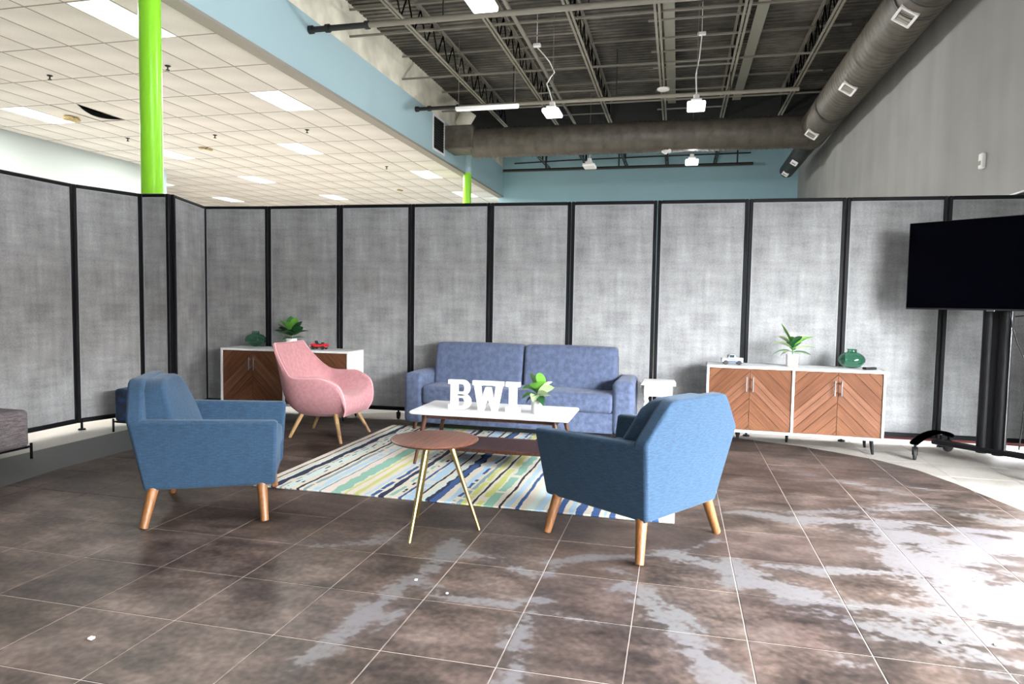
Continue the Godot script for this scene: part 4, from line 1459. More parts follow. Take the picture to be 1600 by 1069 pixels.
	if flip:
		for i in g.n.size(): g.n[i] = -g.n[i]
		for i in range(0, g.v.size(), 3):
			var p1 := g.v[i + 1]; g.v[i + 1] = g.v[i + 2]; g.v[i + 2] = p1
			var n1 := g.n[i + 1]; g.n[i + 1] = g.n[i + 2]; g.n[i + 2] = n1
	obj("shell", g, M.pink_felt, t)
	g = Geo.new()
	var rim := []
	var rr := []
	for a in NV + 1: rim.append((inner[a][0] + outer[a][0]) * 0.5)
	for b in range(1, NU): rim.append((inner[NV][b] + outer[NV][b]) * 0.5)
	for a in range(NV, -1, -1): rim.append((inner[a][NU] + outer[a][NU]) * 0.5)
	for p in rim: rr.append(0.0075)
	g.tube(rim, rr, 8)
	obj("piping", g, M.pink_piping, t)
	for e in [[-0.2, 0.2, -0.315, 0.315], [0.2, 0.2, 0.285, 0.315], [-0.18, -0.15, -0.2, -0.28], [0.18, -0.15, 0.285, -0.31]]:
		obj("leg", leg_mesh(Vector3(e[0], 0.25, e[1]), Vector3(e[2], 0.0, e[3]), 0.022, 0.014), M.beech, t)

func sofa() -> void:
	var t := thing("blue_sofa", "two seat blue sofa with a white coffee table before it", "sofa", Vector3(-1.525, 0, -6.76))
	var zf := 0.34
	var zb := -0.36
	for s in [-1.0, 1.0]:
		var g := Geo.new()
		g.softbox(Vector3(s * 0.95 if s > 0 else -1.15, 0.085, zb), Vector3(1.15 if s > 0 else -0.95, 0.59, zf), 0.05, 4, Vector3(0, 0.006, 0.004))
		obj("arm", g, M.blue_sofa, t)
	var g2 := Geo.new()
	g2.softbox(Vector3(-0.96, 0.085, zb), Vector3(0.96, 0.285, zf - 0.02), 0.012)
	obj("base_rail", g2, M.blue_sofa, t)
	g2 = Geo.new()
	g2.softbox(Vector3(-0.953, 0.282, -0.12), Vector3(0.953, 0.465, zf + 0.005), 0.035, 4, Vector3(0, 0.012, 0.006))
	obj("seat_cushion", g2, M.blue_sofa, t)
	g2 = Geo.new()
	g2.softbox(Vector3(-0.955, 0.28, zb), Vector3(0.955, 0.80, zb + 0.13), 0.04)
	obj("back_frame", g2, M.blue_sofa, t)
	for s in [-1.0, 1.0]:
		g2 = Geo.new()
		var xa := -0.955 if s < 0 else 0.006
		var xb := -0.006 if s < 0 else 0.955
		var cr := []
		for i in 8:
			var y := 0.88 if i & 2 else 0.44
			var z := (zb + 0.09 if i & 2 else zb + 0.13) if not i & 4 else (zb + 0.27 if i & 2 else zb + 0.37)
			cr.append(Vector3(xb if i & 1 else xa, y, z))
		g2.soft(cr, 0.04, 4, Vector3(0, 0.008, 0.02))
		obj("back_cushion", g2, M.blue_sofa, t)
	for s in [-1.0, 1.0]:
		for f in [-1.0, 1.0]:
			obj("leg", leg_mesh(Vector3(s * 1.04, 0.09, f * 0.28), Vector3(s * 1.05, 0.0136 if f > 0 else 0.0, f * 0.29), 0.026, 0.018), M.walnut_dark, t)

func coffee_table() -> void:
	var t := thing("coffee_table", "long white topped coffee table on dark wooden legs in front of the sofa", "table", Vector3(-1.42, 0.0136, -5.37), 0.01)
	var top := PackedVector2Array()
	var hx := 0.645
	var hz := 0.325
	var r := 0.035
	for c in [[1, 1, 0], [-1, 1, 90], [-1, -1, 180], [1, -1, 270]]:
		for k in 6:
			var a := deg_to_rad(c[2] + 90.0 * k / 5.0)
			top.append(Vector2(c[0] * (hx - r) + cos(a) * r, c[1] * (hz - r) + sin(a) * r))
	# bow the long sides a little
	for i in top.size():
		var p := top[i]
		top[i] = Vector2(p.x, p.y * (1.0 - 0.02 * pow(p.x / hx, 2.0)))
	var g := Geo.new()
	g.X = Transform3D(Basis(Vector3.RIGHT, -PI / 2), Vector3.ZERO)
	g.prism(top, 0.405, 0.43, 0.008)
	obj("table_top", g, M.white_lacquer, t)
	g = Geo.new()
	for s in [-1, 1]:
		g.box(Vector3(0, 0.388, s * 0.25), Vector3(1.1, 0.034, 0.022), 0.003)
		g.box(Vector3(s * 0.54, 0.388, 0), Vector3(0.022, 0.034, 0.5), 0.003)
	obj("apron", g, M.walnut_dark, t)
	for s in [-1, 1]:
		for f in [-1, 1]:
			obj("leg", leg_mesh(Vector3(s * 0.52, 0.405, f * 0.245), Vector3(s * 0.60, 0.0, f * 0.285), 0.021, 0.012), M.walnut_dark, t)
	g = Geo.new()
	var sh := PackedVector2Array()
	for k in 13:
		var u := -1.0 + k / 6.0
		sh.append(Vector2(u * 0.54, -0.235 - 0.02 * (1 - u * u)))
	for k in 13:
		var u := 1.0 - k / 6.0
		sh.append(Vector2(u * 0.54, 0.235 + 0.02 * (1 - u * u)))
	g.X = Transform3D(Basis(Vector3.RIGHT, -PI / 2), Vector3.ZERO)
	g.prism(sh, 0.118, 0.145, 0.003)
	obj("shelf", g, M.walnut_dark, t)

func round_table() -> void:
	var t := thing("round_side_table", "small round brown side table on three brass legs at the rug's edge", "table", Vector3(-1.345, 0, -3.70))
	var g := Geo.new()
	g.lathe([Vector2(0, 0.505), Vector2(0.19, 0.505), Vector2(0.225, 0.512), Vector2(0.25, 0.522), Vector2(0.255, 0.527), Vector2(0.252, 0.531), Vector2(0.245, 0.533), Vector2(0, 0.533)], 56)
	obj("table_top", g, M.walnut_top, t)
	var feet := [Vector3(-0.045, 0, 0.265), Vector3(0.262, 0, -0.045), Vector3(-0.165, 0, -0.16)]
	for f in feet:
		var top := Vector3(f.x * 0.34, 0.508, f.z * 0.34)
		obj("leg", leg_mesh(top, f, 0.017, 0.0085), M.brass, t)
	g = Geo.new()
	g.lathe([Vector2(0, 0.497), Vector2(0.115, 0.497), Vector2(0.115, 0.506), Vector2(0, 0.506)], 24)
	obj("mount_plate", g, M.walnut_dark, t)

func make_sideboard(label: String, W: float, dark: bool) -> Node3D:
	var t := thing("sideboard", label, "sideboard")
	var D := 0.40
	var y0 := 0.132
	var y1 := 0.757
	var th := 0.022
	var g := Geo.new()
	g.bx(Vector3(-W / 2, y1 - th, -D / 2), Vector3(W / 2, y1, D / 2), 0.003)
	g.bx(Vector3(-W / 2, y0, -D / 2), Vector3(W / 2, y0 + th, D / 2), 0.003)
	for x in [-W / 2 + th / 2, 0.0, W / 2 - th / 2]:
		g.box(Vector3(x, (y0 + y1) / 2, 0), Vector3(th, y1 - y0 - 2 * th, D), 0.003)
	g.bx(Vector3(-W / 2 + th, y0 + th, -D / 2), Vector3(W / 2 - th, y1 - th, -D / 2 + 0.01))
	obj("body", g, M.white_lacquer, t)
	var tones := [Color(0.175, 0.076, 0.041), Color(0.19, 0.084, 0.047), Color(0.155, 0.064, 0.034), Color(0.21, 0.096, 0.055)]
	var dw := (W - 3 * th) / 4.0
	var dh := y1 - y0 - 2 * th
	for k in 4:
		var cx := -W / 2 + th + dw * (k + 0.5) + (th if k > 1 else 0.0)
		var door := Node3D.new()
		door.name = "door" if k == 0 else "door_%03d" % k
		t.add_child(door)
		door.position = Vector3(cx, (y0 + y1) / 2, D / 2 - 0.02)
		var rect := PackedVector2Array([Vector2(-dw / 2 + 0.0015, -dh / 2 + 0.002), Vector2(dw / 2 - 0.0015, -dh / 2 + 0.002), Vector2(dw / 2 - 0.0015, dh / 2 - 0.002), Vector2(-dw / 2 + 0.0015, dh / 2 - 0.002)])
		var sgn := 1.0 if k % 2 == 0 else -1.0     # boards rise towards the meeting edge
		var ax := Vector2(1, sgn).normalized()
		var nx := Vector2(-ax.y, ax.x) * 1.0
		var pos := -0.72
		var n := 0
		while pos < 0.72:
			var w: float = [0.085, 0.05, 0.07, 0.1, 0.06][(n * 2 + 1) % 5]
			var strip := PackedVector2Array([ax * -1.0 + nx * (pos + 0.0012), ax + nx * (pos + 0.0012), ax + nx * (pos + w - 0.0012), ax * -1.0 + nx * (pos + w - 0.0012)])
			for poly in Geometry2D.intersect_polygons(strip, rect):
				if poly.size() < 3: continue
				var pg := Geo.new()
				pg.tint = tones[(n * 3 + n / 2) % 4]
				pg.prism(poly, -0.006, 0.006, 0.0012)
				# grain runs along the board: turn the mesh so that its local y lies along it
				var rot := Basis(Vector3(0, 0, 1), ax.angle() - PI / 2)
				var inv := rot.inverse()
				for q in pg.v.size():
					pg.v[q] = inv * pg.v[q]
					pg.n[q] = inv * pg.n[q]
				obj("plank", pg, M.door_wood, door).basis = rot
			pos += w
			n += 1
		g = Geo.new()
		g.bx(Vector3(-dw / 2 + 0.001, -dh / 2 + 0.001, -0.01), Vector3(dw / 2 - 0.001, dh / 2 - 0.001, -0.0045))
		obj("door_back", g, M.walnut_dark, door)
		g = Geo.new()
		var hx := (dw / 2 - 0.028) * (1.0 if k % 2 == 0 else -1.0)
		for s in [-1, 1]:
			g.tube([Vector3(hx, 0.145 + s * 0.048, 0.004), Vector3(hx, 0.145 + s * 0.048, 0.036)], [0.005, 0.005], 8)
		g.tube([Vector3(hx, 0.145 - 0.07, 0.036), Vector3(hx, 0.145 + 0.07, 0.036)], [0.0062, 0.0062], 10)
		obj("handle", g, M.steel, door)
	for x in [-W / 2 + 0.09, 0.0, W / 2 - 0.09]:
		for z in [-1, 1]:
			if x == 0.0 and z == 1: continue
			obj("leg", leg_mesh(Vector3(x, y0 + 0.002, z * (D / 2 - 0.055)), Vector3(x * 1.02, 0, z * (D / 2 - 0.04)), 0.018, 0.011), M.black_metal, t)
	return t

func sideboards() -> void:
	var a := make_sideboard("white framed sideboard with light chevron wood doors, fully lit, beside the television", 1.535, false)
	a.position = Vector3(1.062, 0, -6.865)
	a.rotation.y = deg_to_rad(-2.2)
	dup(a, "white framed sideboard with chevron wood doors standing in shade behind the pink armchair", Vector3(-4.19, 0, -6.85), deg_to_rad(2.2))

func end_table() -> void:
	var t := thing("plant_stand", "small white painted stand with shaped legs between the sofa and the lit sideboard", "side table", Vector3(-0.157, -0.008, -6.775))
	var g := Geo.new()
	var cr := []
	for i in 8:
		var y := 0.585 if i & 2 else 0.555
		var k := 0.165 if not i & 2 else 0.145
		cr.append(Vector3(k if i & 1 else -k, y, k if i & 4 else -k))
	g.soft(cr, 0.004, 2)
	obj("table_top", g, M.white_paint, t)
	g = Geo.new()
	for s in [-1, 1]:
		g.box(Vector3(0, 0.5, s * 0.115), Vector3(0.22, 0.11, 0.016), 0.002)
		g.box(Vector3(s * 0.115, 0.5, 0), Vector3(0.016, 0.11, 0.22), 0.002)
	obj("apron", g, M.white_paint, t)
	for s in [-1, 1]:
		for f in [-1, 1]:
			g = Geo.new()
			g.box(Vector3(s * 0.115, 0.50, f * 0.115), Vector3(0.034, 0.11, 0.034), 0.003)
			var pr := [Vector2(0, 0.008), Vector2(0.011, 0.008), Vector2(0.013, 0.05), Vector2(0.018, 0.08), Vector2(0.012, 0.1), Vector2(0.016, 0.2), Vector2(0.018, 0.3), Vector2(0.013, 0.33), Vector2(0.021, 0.35), Vector2(0.021, 0.37), Vector2(0.012, 0.39), Vector2(0.02, 0.41), Vector2(0.02, 0.43), Vector2(0.013, 0.445), Vector2(0.013, 0.46), Vector2(0, 0.46)]
			g.lathe(pr, 14, Vector3(s * 0.115, 0, f * 0.115))
			obj("leg", g, M.white_paint, t)
	g = Geo.new()
	g.box(Vector3(0, 0.12, 0), Vector3(0.24, 0.015, 0.24), 0.003)
	obj("shelf", g, M.white_paint, t)

func television() -> void:
	var face := atan2(-0.662, 0.75)
	var t := thing("television", "large black flat television turned off, on a rolling stand", "television", Vector3(2.515, 0, -6.42), face)
	var g := Geo.new()
	g.bx(Vector3(-0.675, 1.315, -0.03), Vector3(0.675, 2.085, 0.0), 0.006)
	g.bx(Vector3(-0.45, 1.38, -0.06), Vector3(0.45, 1.8, -0.03), 0.01)
	obj("casing", g, M.black_plastic, t)
	g = Geo.new()
	g.bx(Vector3(-0.668, 1.33, 0.0), Vector3(0.668, 2.08, 0.003))
	obj("screen", g, M.black_gloss, t)
	g = Geo.new()
	g.bx(Vector3(-0.03, 1.309, -0.005), Vector3(0.03, 1.32, 0.005), 0.002)
	obj("badge", g, M.steel, t)
	var tv := t
	t = thing("television_stand", "black rolling television stand with arched feet and casters", "stand", Vector3(2.515, 0, -6.42), face)
	g = Geo.new()
	for s in [-1, 1]:
		g.tube([Vector3(s * 0.06, 0.1, -0.14), Vector3(s * 0.06, 1.75, -0.14)], [0.042, 0.042], 18)
	g.box(Vector3(0, 0.93, -0.14), Vector3(0.08, 1.64, 0.04), 0.004)
	obj("pole", g, M.black_metal, t)
	g = Geo.new()
	g.box(Vector3(0.112, 0.72, -0.14), Vector3(0.008, 1.2, 0.03), 0.002)
	obj("pole_trim", g, M.steel, t)
	g = Geo.new()
	g.box(Vector3(0, 1.6, -0.084), Vector3(0.5, 0.06, 0.04), 0.006)
	for s in [-1, 1]:
		g.box(Vector3(s * 0.2, 1.6, -0.0685), Vector3(0.04, 0.42, 0.012), 0.003)
	obj("bracket", g, M.black_metal, t)
	g = Geo.new()
	g.bx(Vector3(-0.44, 0.11, -0.18), Vector3(0.44, 0.15, -0.09), 0.008)
	obj("cross_bar", g, M.black_metal, t)
	for s in [-1, 1]:
		g = Geo.new()
		var pts := []
		for k in 13:
			var u := -1.0 + k / 6.0
			pts.append([u * 0.35 - 0.12, 0.15 + 0.06 * (1.0 - u * u)])
		for k in 12:
			var A := Vector3(s * 0.44, pts[k][1], pts[k][0])
			var B := Vector3(s * 0.44, pts[k + 1][1], pts[k + 1][0])
			g.bar(A, B + (B - A).normalized() * 0.004, 0.07, 0.03, 0.006)
		obj("foot_bar", g, M.black_metal, t)
		for f in [-1, 1]:
			var c := Node3D.new()
			c.name = "caster" if s < 0 and f < 0 else "caster_%03d" % (s + 1 + (f + 1) / 2)
			t.add_child(c)
			c.position = Vector3(s * 0.44, 0, -0.12 + f * 0.32)
			c.rotation.y = 0.5 * f
			caster(c, 0.05)
	g = Geo.new()
	g.tube([Vector3(0.12, 1.33, -0.045), Vector3(0.14, 1.18, -0.07), Vector3(0.18, 1.05, -0.07), Vector3(0.24, 0.9, -0.08), Vector3(0.26, 0.7, -0.06), Vector3(0.25, 0.4, -0.06), Vector3(0.24, 0.19, -0.05)], [0.006, 0.006, 0.006, 0.006, 0.006, 0.006, 0.006], 8)
	g.tube([Vector3(0.15, 1.27, -0.075), Vector3(0.3, 1.29, -0.07), Vector3(0.5, 1.34, -0.05)], [0.005, 0.005, 0.005], 8)
	obj("cable", g, M.black_plastic, tv)

func ottomans() -> void:
	for e in [["grey cloth ottoman on thin black legs, cut by the picture's edge", Vector3(-5.3, 0, -4.1), Vector3(0.27, 0.40, 0.27), "grey_felt"], ["dark blue velvet ottoman half hidden behind the armchair by the partition", Vector3(-5.05, 0, -5.70), Vector3(0.23, 0.42, 0.23), "navy_velvet"]]:
		var t := thing("ottoman", e[0], "ottoman", e[1])
		var h: Vector3 = e[2]
		var g := Geo.new()
		g.softbox(Vector3(-h.x, 0.1, -h.z), Vector3(h.x, h.y, h.z), 0.035, 4, Vector3(0.006, 0.01, 0.006))
		obj("cushion", g, M[e[3]], t)
		g = Geo.new()
		for s in [-1, 1]:
			g.box(Vector3(0, 0.095, s * (h.z - 0.02)), Vector3(h.x * 2 - 0.02, 0.016, 0.016), 0.002)
			g.box(Vector3(s * (h.x - 0.02), 0.095, 0), Vector3(0.016, 0.016, h.z * 2 - 0.02), 0.002)
		obj("frame", g, M.black_metal, t)
		for s in [-1, 1]:
			for f in [-1, 1]:
				g = Geo.new()
				g.box(Vector3(s * (h.x + 0.004), 0.065, f * (h.z + 0.004)), Vector3(0.016, 0.13, 0.016), 0.002)
				g.box(Vector3(s * (h.x - 0.01), 0.1, f * (h.z - 0.01)), Vector3(0.04, 0.012, 0.04), 0.002)
				obj("leg", g, M.black_metal, t)

# ---------------------------------------------------------------- small things
func arc(c: Vector2, rx: float, ry: float, a0: float, a1: float, n: int) -> Array:
	var out := []
	for k in n + 1:
		var a := deg_to_rad(lerpf(a0, a1, float(k) / n))
		out.append(c + Vector2(cos(a) * rx, sin(a) * ry))
	return out

func table_things() -> void:
	var ty := 0.4445
	var d := 0.045
	var h := 0.24
	# letter B: stem and two half rings
	var g := Geo.new()
	g.prism(PackedVector2Array([Vector2(0.018, 0), Vector2(0.078, 0), Vector2(0.078, h), Vector2(0.018, h)]), -d / 2, d / 2, 0.002)
	g.prism(PackedVector2Array([Vector2(-0.002, 0), Vector2(0.018, 0), Vector2(0.018, 0.04), Vector2(-0.002, 0.04)]), -d / 2, d / 2, 0.002)
	g.prism(PackedVector2Array([Vector2(-0.002, h - 0.034), Vector2(0.018, h - 0.034), Vector2(0.018, h), Vector2(-0.002, h)]), -d / 2, d / 2, 0.002)
	for e in [[0.0, 0.128, 0.188], [0.112, h, 0.178]]:
		var c := Vector2(0.118, (e[0] + e[1]) / 2)
		var R: float = (e[1] - e[0]) / 2
		var ring := [Vector2(0.078, e[0])]
		ring += arc(c, e[2] - 0.118, R, -90, 90, 12)
		ring.append(Vector2(0.078, e[1]))
		ring.append(Vector2(0.078, e[1] - 0.032))
		var innr := arc(c, 0.018, R - 0.032, 90, -90, 8)
		ring += innr
		ring.append(Vector2(0.078, e[0] + 0.032))
		g.prism(PackedVector2Array(ring), -d / 2, d / 2, 0.002)
	var o := obj("letter", g, M.white_paint, self)
	o.position = Vector3(-1.795, ty, -5.27)
	tag(o, "white block letter B standing on the coffee table", "letter", "white block letters on the coffee table")
	# W
	g = Geo.new()
	var wpoly := [Vector2(0.045, 0), Vector2(0.09, 0), Vector2(0.125, 0.095), Vector2(0.158, 0), Vector2(0.203, 0), Vector2(0.243, h - 0.036), Vector2(0.255, h - 0.036), Vector2(0.255, h), Vector2(0.168, h), Vector2(0.168, h - 0.036), Vector2(0.19, h - 0.036), Vector2(0.177, 0.105), Vector2(0.148, h - 0.05), Vector2(0.104, h - 0.05), Vector2(0.075, 0.105), Vector2(0.06, h - 0.036), Vector2(0.085, h - 0.036), Vector2(0.085, h), Vector2(-0.005, h), Vector2(-0.005, h - 0.036), Vector2(0.008, h - 0.036)]
	g.prism(PackedVector2Array(wpoly), -d / 2, d / 2, 0.002)
	g.prism(PackedVector2Array([Vector2(0.085, h - 0.034), Vector2(0.168, h - 0.034), Vector2(0.168, h), Vector2(0.085, h)]), -d / 2, d / 2, 0.001)
	o = obj("letter", g, M.white_paint, self)
	o.position = Vector3(-1.588, ty, -5.275)
	tag(o, "white block letter W standing on the coffee table", "letter", "white block letters on the coffee table")
	g = Geo.new()
	g.prism(PackedVector2Array([Vector2(0, 0), Vector2(0.118, 0), Vector2(0.118, 0.04), Vector2(0.09, 0.046), Vector2(0.09, h - 0.042), Vector2(0.118, h - 0.036), Vector2(0.118, h), Vector2(0, h), Vector2(0, h - 0.036), Vector2(0.028, h - 0.042), Vector2(0.028, 0.046), Vector2(0, 0.04)]), -d / 2, d / 2, 0.002)
	o = obj("letter", g, M.white_paint, self)
	o.position = Vector3(-1.318, ty, -5.28)
	tag(o, "white block letter I standing on the coffee table", "letter", "white block letters on the coffee table")

# curved leaf from a to b with a drooping tip, creased along its middle
func leaf(g: Geo, root: Vector3, dir: Vector3, length: float, width0: float, droop: float, roll := 0.0) -> void:
	var width := width0 * 1.25
	var f := Vector3(dir.x, 0, dir.z)
	f = f.normalized() if f.length() > 0.01 else Vector3.RIGHT
	var rise := dir.normalized().y
	var side := f.cross(Vector3.UP).normalized()
	var n := 9
	var quads := []
	var prev := []
	for k in n + 1:
		var t := float(k) / n
		var up := rise * t - droop * t * t
		var fo := sqrt(maxf(0.02, 1.0 - rise * rise)) * t
		var c := root + f * (fo * length) + Vector3.UP * (up * length)
		var w := width * 0.5 * pow(sin(PI * clampf(pow(t, 0.8), 0.02, 0.995)), 0.75)
		var tilt := side.rotated(f, roll)
		var cup := tilt.cross(f).normalized() * w * 0.3
		var row := [c - tilt * w + cup, c - tilt * w * 0.5 + cup * 0.3, c, c + tilt * w * 0.5 + cup * 0.3, c + tilt * w + cup]
		if k > 0:
			for q in 4: quads.append([prev[q], prev[q + 1], row[q + 1], row[q]])
		prev = row
	# two skins a millimetre apart
	var low := []
	for q in quads:
		low.append([q[3] - Vector3.UP * 0.0012, q[2] - Vector3.UP * 0.0012, q[1] - Vector3.UP * 0.0012, q[0] - Vector3.UP * 0.0012])
	_leaf_skin(g, quads)
	_leaf_skin(g, low)

func _leaf_skin(g: Geo, quads: Array) -> void:
	var acc := {}
	for q in quads:
		var nn: Vector3 = (q[2] - q[0]).cross(q[3] - q[1])
		for p in q: acc[g.key(p)] = acc.get(g.key(p), Vector3.ZERO) + nn
	for q in quads:
		var m := []
		for p in q: m.append((acc[g.key(p)] as Vector3).normalized())
		g.tri(q[0], q[1], q[2], m[0], m[1], m[2])
		g.tri(q[0], q[2], q[3], m[0], m[2], m[3])

func plant(label: String, at: Vector3, pot_r: float, pot_h: float, leaves: Array, stem_h: float) -> void:
	var t := thing("potted_plant", label, "potted plant", at)
	var g := Geo.new()
	g.lathe([Vector2(0, 0.0), Vector2(pot_r * 0.9, 0.0), Vector2(pot_r * 0.94, 0.004), Vector2(pot_r, pot_h - 0.003), Vector2(pot_r - 0.002, pot_h), Vector2(pot_r - 0.007, pot_h), Vector2(pot_r - 0.008, pot_h - 0.012), Vector2(0, pot_h - 0.012)], 32)
	obj("pot", g, M.pot_white, t)
	g = Geo.new()
	g.lathe([Vector2(pot_r - 0.009, pot_h - 0.011), Vector2(pot_r * 0.5, pot_h - 0.006), Vector2(0, pot_h - 0.005)], 18)
	obj("soil", g, M.soil, t)
	g = Geo.new()
	g.tube([Vector3(0, pot_h - 0.01, 0), Vector3(0.004, pot_h + stem_h * 0.5, 0.003), Vector3(0, pot_h + stem_h, 0)], [0.005, 0.004, 0.003], 8)
	obj("stem", g, M.leaf_mid, t)
	for e in leaves:
		# [azimuth deg (0 = +x, 90 = towards the viewer), rise deg, start height share, length, width, droop, material]
		var az := deg_to_rad(e[0])
		var el := deg_to_rad(e[1])
		var lg := Geo.new()
		leaf(lg, Vector3(0, pot_h + stem_h * e[2], 0), Vector3(cos(az) * cos(el), sin(el), sin(az) * cos(el)), e[3], e[4], e[5], e[7] if e.size() > 7 else 0.0)
		obj("leaf", lg, M[e[6]], t)

func vase(label: String, at: Vector3, group: String) -> void:
	var t := thing("glass_vase", label, "vase", at, 0.0, group)
	var pr := []
	for k in 21:
		var a := deg_to_rad(-78.0 + 146.0 * k / 20.0)
		pr.append(Vector2(cos(a) * 0.115 * (1.0), 0.078 + sin(a) * 0.076))
	var prof := [Vector2(0, 0.0)]
	prof += pr
	prof += [Vector2(0.038, 0.158), Vector2(0.04, 0.172), Vector2(0.043, 0.176), Vector2(0.038, 0.178), Vector2(0.034, 0.172), Vector2(0.033, 0.156)]
	for k in range(pr.size() - 2, -1, -1):
		prof.append(Vector2(maxf(pr[k].x - 0.006, 0.01), clampf(pr[k].y, 0.012, 0.146)))
	prof.append(Vector2(0, 0.012))
	var g := Geo.new()
	g.lathe(prof, 40, Vector3.ZERO, 60.0)
	obj("vessel", g, M.green_glass, t)

func toy_car(label: String, at: Vector3, turn: float, paint: String, low: String, pickup: bool) -> void:
	var t := thing("toy_car", label, "toy car", at, turn)
	var g := Geo.new()
	g.softbox(Vector3(-0.1, 0.022, -0.036), Vector3(0.1, 0.052, 0.036), 0.01, 3)
	g.softbox(Vector3(-0.1, 0.04, -0.034), Vector3(-0.035, 0.062, 0.034), 0.012, 3)
	if pickup:
		g.softbox(Vector3(0.03, 0.045, -0.036), Vector3(0.1, 0.066, -0.03), 0.003, 2)
		g.softbox(Vector3(0.03, 0.045, 0.03), Vector3(0.1, 0.066, 0.036), 0.003, 2)
		g.softbox(Vector3(0.094, 0.045, -0.036), Vector3(0.1, 0.066, 0.036), 0.003, 2)
	else:
		g.softbox(Vector3(0.045, 0.045, -0.034), Vector3(0.1, 0.064, 0.034), 0.012, 3)
	obj("body", g, M[paint], t)
	if pickup:
		g = Geo.new()
		var cr := []
		for i in 8:
			var top := bool(i & 2)
			cr.append(Vector3((0.025 if top else 0.03) if i & 1 else (-0.03 if top else -0.045), 0.1 if top else 0.055, (0.028 if top else 0.034) * (1 if i & 4 else -1)))
		g.soft(cr, 0.01, 3)
		obj("cab", g, M[paint], t)
		g = Geo.new()
		for s in [-1, 1]: g.box(Vector3(-0.005, 0.079, s * 0.0305), Vector3(0.042, 0.024, 0.004), 0.001)
		g.box(Vector3(-0.038, 0.08, 0), Vector3(0.006, 0.024, 0.05), 0.001)
		obj("windows", g, M.car_window, t)
	else:
		g = Geo.new()
		g.X = Transform3D(Basis(Vector3(0, 0, 1), 0.5), Vector3(-0.03, 0.062, 0))
		g.box(Vector3(0, 0.017, 0), Vector3(0.004, 0.036, 0.056), 0.001)
		obj("windscreen", g, M.car_window, t)
		g = Geo.new()
		g.softbox(Vector3(-0.015, 0.045, -0.026), Vector3(0.045, 0.06, 0.026), 0.006, 2)
		g.softbox(Vector3(0.035, 0.05, -0.026), Vector3(0.047, 0.078, 0.026), 0.005, 2)
		obj("seats", g, M.black_plastic, t)
	g = Geo.new()
	g.box(Vector3(-0.102, 0.03, 0), Vector3(0.006, 0.012, 0.07), 0.002)
	g.box(Vector3(0.102, 0.03, 0), Vector3(0.006, 0.012, 0.07), 0.002)
	obj("bumper", g, M.chrome, t)
	g = Geo.new()
	for s in [-1, 1]:
		g.box(Vector3(0.0, 0.032, s * 0.0365), Vector3(0.12, 0.012, 0.004), 0.001)
	obj("side_stripe", g, M[low], t)
	for x in [-0.062, 0.062]:
		for s in [-1, 1]:
			g = Geo.new()
			g.X = Transform3D(Basis(Vector3.RIGHT, PI / 2), Vector3(x, 0.021, s * 0.034))
			g.lathe([Vector2(0, -0.008), Vector2(0.012, -0.008), Vector2(0.021, -0.006), Vector2(0.021, 0.006), Vector2(0.012, 0.008), Vector2(0, 0.008)], 18)
			obj("wheel", g, M.rubber, t)

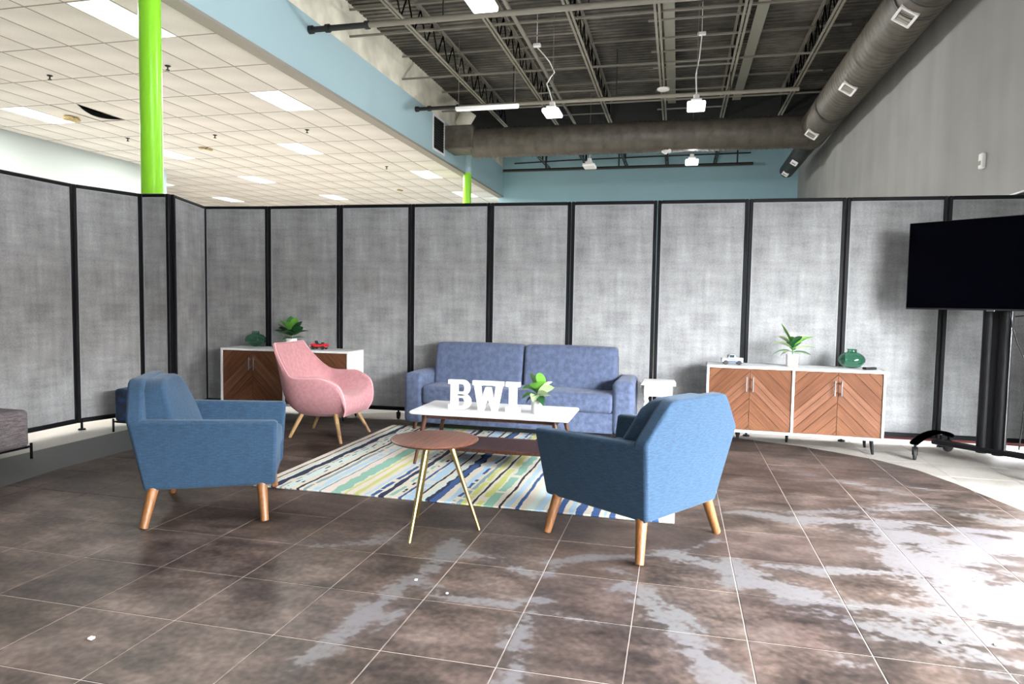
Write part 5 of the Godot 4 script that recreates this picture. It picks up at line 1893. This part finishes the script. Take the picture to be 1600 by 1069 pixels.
func small_things() -> void:
	var sy := 0.7582
	plant("potted plant with broad green and pale leaves on the white coffee table", Vector3(-1.06, 0.4445, -5.28), 0.05, 0.105, [
		[160, 68, 0.9, 0.17, 0.10, 0.15, "leaf_bright", 0.5], [30, 70, 1.0, 0.16, 0.11, 0.2, "leaf_bright", -0.6], [80, 52, 0.95, 0.13, 0.1, 0.3, "leaf_bright", 0.2],
		[190, 35, 0.6, 0.16, 0.08, 0.4, "leaf_mid", 0.5], [200, 15, 0.4, 0.15, 0.07, 0.5, "leaf_mid", 0.3], [10, 35, 0.5, 0.17, 0.085, 0.2, "leaf_pale", -0.7], [350, 50, 0.5, 0.18, 0.08, 0.2, "leaf_pale", -0.5], [25, 25, 0.35, 0.14, 0.08, 0.3, "leaf_pale", -0.6],
		[100, 30, 0.4, 0.11, 0.07, 0.9, "leaf_pale", 0.0], [260, 40, 0.6, 0.14, 0.08, 0.4, "leaf_mid", 0.0], [140, 20, 0.3, 0.11, 0.06, 0.8, "leaf_dark", 0.2], [50, 10, 0.3, 0.1, 0.06, 0.8, "leaf_dark", 0.0]], 0.09)
	plant("potted plant with long striped spiky leaves in the middle of the lit sideboard", Vector3(1.06, sy, -6.83), 0.055, 0.115, [
		[175, 62, 0.9, 0.24, 0.055, 0.05, "leaf_bright", 0.3], [180, 38, 0.5, 0.24, 0.06, 0.45, "leaf_pale", 0.3], [190, 24, 0.2, 0.2, 0.045, 0.6, "leaf_mid", 0.2],
		[10, 42, 0.7, 0.24, 0.06, 0.25, "leaf_bright", -0.3], [5, 26, 0.4, 0.22, 0.05, 0.3, "leaf_pale", -0.3], [355, 10, 0.2, 0.17, 0.045, 0.3, "leaf_mid", -0.2],
		[50, 55, 0.8, 0.18, 0.07, 0.3, "leaf_dark", -0.2], [120, 50, 0.6, 0.16, 0.06, 0.4, "leaf_dark", 0.2], [90, 40, 0.4, 0.13, 0.05, 0.6, "leaf_mid", 0.0], [185, 50, 0.7, 0.2, 0.06, 0.3, "leaf_pale", 0.5], [15, 55, 0.8, 0.2, 0.06, 0.3, "leaf_pale", -0.5], [270, 55, 0.6, 0.2, 0.06, 0.3, "leaf_mid", 0.0], [150, 20, 0.2, 0.14, 0.04, 0.6, "leaf_pale", 0.2], [310, 40, 0.5, 0.2, 0.05, 0.4, "leaf_bright", 0.0]], 0.1)
	plant("potted plant with bushy dark leaves on the shaded sideboard behind the pink armchair", Vector3(-4.25, sy, -6.93), 0.06, 0.105, [
		[180, 16, 0.4, 0.22, 0.07, 0.05, "leaf_dark", 0.6], [172, 48, 0.75, 0.2, 0.08, 0.1, "leaf_bright", 0.8], [186, 30, 0.5, 0.2, 0.08, 0.15, "leaf_dark", 0.8], [8, 36, 0.5, 0.2, 0.08, 0.15, "leaf_dark", -0.8], [80, 60, 0.8, 0.18, 0.09, 0.2, "leaf_bright", 0.0], [175, 38, 0.6, 0.21, 0.065, 0.1, "leaf_dark", 0.3], [165, 58, 0.8, 0.2, 0.06, 0.05, "leaf_mid", 0.3], [60, 74, 0.9, 0.2, 0.09, 0.1, "leaf_mid", -0.3], [20, 64, 0.9, 0.21, 0.09, 0.15, "leaf_bright", -0.4],
		[10, 46, 0.7, 0.22, 0.07, 0.1, "leaf_dark", -0.3], [0, 26, 0.4, 0.24, 0.05, 0.2, "leaf_dark", -0.3], [90, 40, 0.5, 0.17, 0.08, 0.3, "leaf_dark", 0.0], [130, 35, 0.4, 0.17, 0.07, 0.4, "leaf_dark", 0.2], [45, 34, 0.4, 0.17, 0.07, 0.4, "leaf_dark", -0.2], [270, 55, 0.7, 0.2, 0.07, 0.2, "leaf_mid", 0.0], [230, 40, 0.5, 0.2, 0.06, 0.2, "leaf_dark", 0.0], [195, 5, 0.1, 0.15, 0.05, 0.3, "leaf_mid", 0.0], [340, 8, 0.1, 0.15, 0.05, 0.1, "leaf_mid", 0.0]], 0.09)
	vase("rounded green glass vase on the lit sideboard, before the television", Vector3(1.585, sy, -6.88), "")
	vase("rounded dark green glass vase on the shaded sideboard near the corner", Vector3(-4.71, sy, -6.93), "")
	toy_car("small white and blue toy pickup truck on the end of the lit sideboard", Vector3(0.52, sy, -6.82), 0.1, "toy_white", "toy_blue", true)
	toy_car("small red toy convertible on the shaded sideboard behind the pink armchair", Vector3(-3.87, sy, -6.88), -0.1, "toy_red", "toy_red", false)
	var t := thing("remote_control", "small black remote control on the lit sideboard next to the vase", "remote control", Vector3(1.72, sy, -6.8), 0.5)
	var g := Geo.new()
	g.softbox(Vector3(-0.06, 0.0, -0.028), Vector3(0.06, 0.022, 0.028), 0.01, 3)
	obj("case", g, M.black_plastic, t)
	for k in 3:
		g = Geo.new()
		g.box(Vector3(-0.03 + 0.03 * k, 0.022, 0), Vector3(0.016, 0.004, 0.014), 0.001)
		obj("button", g, M.tee_grey, t)
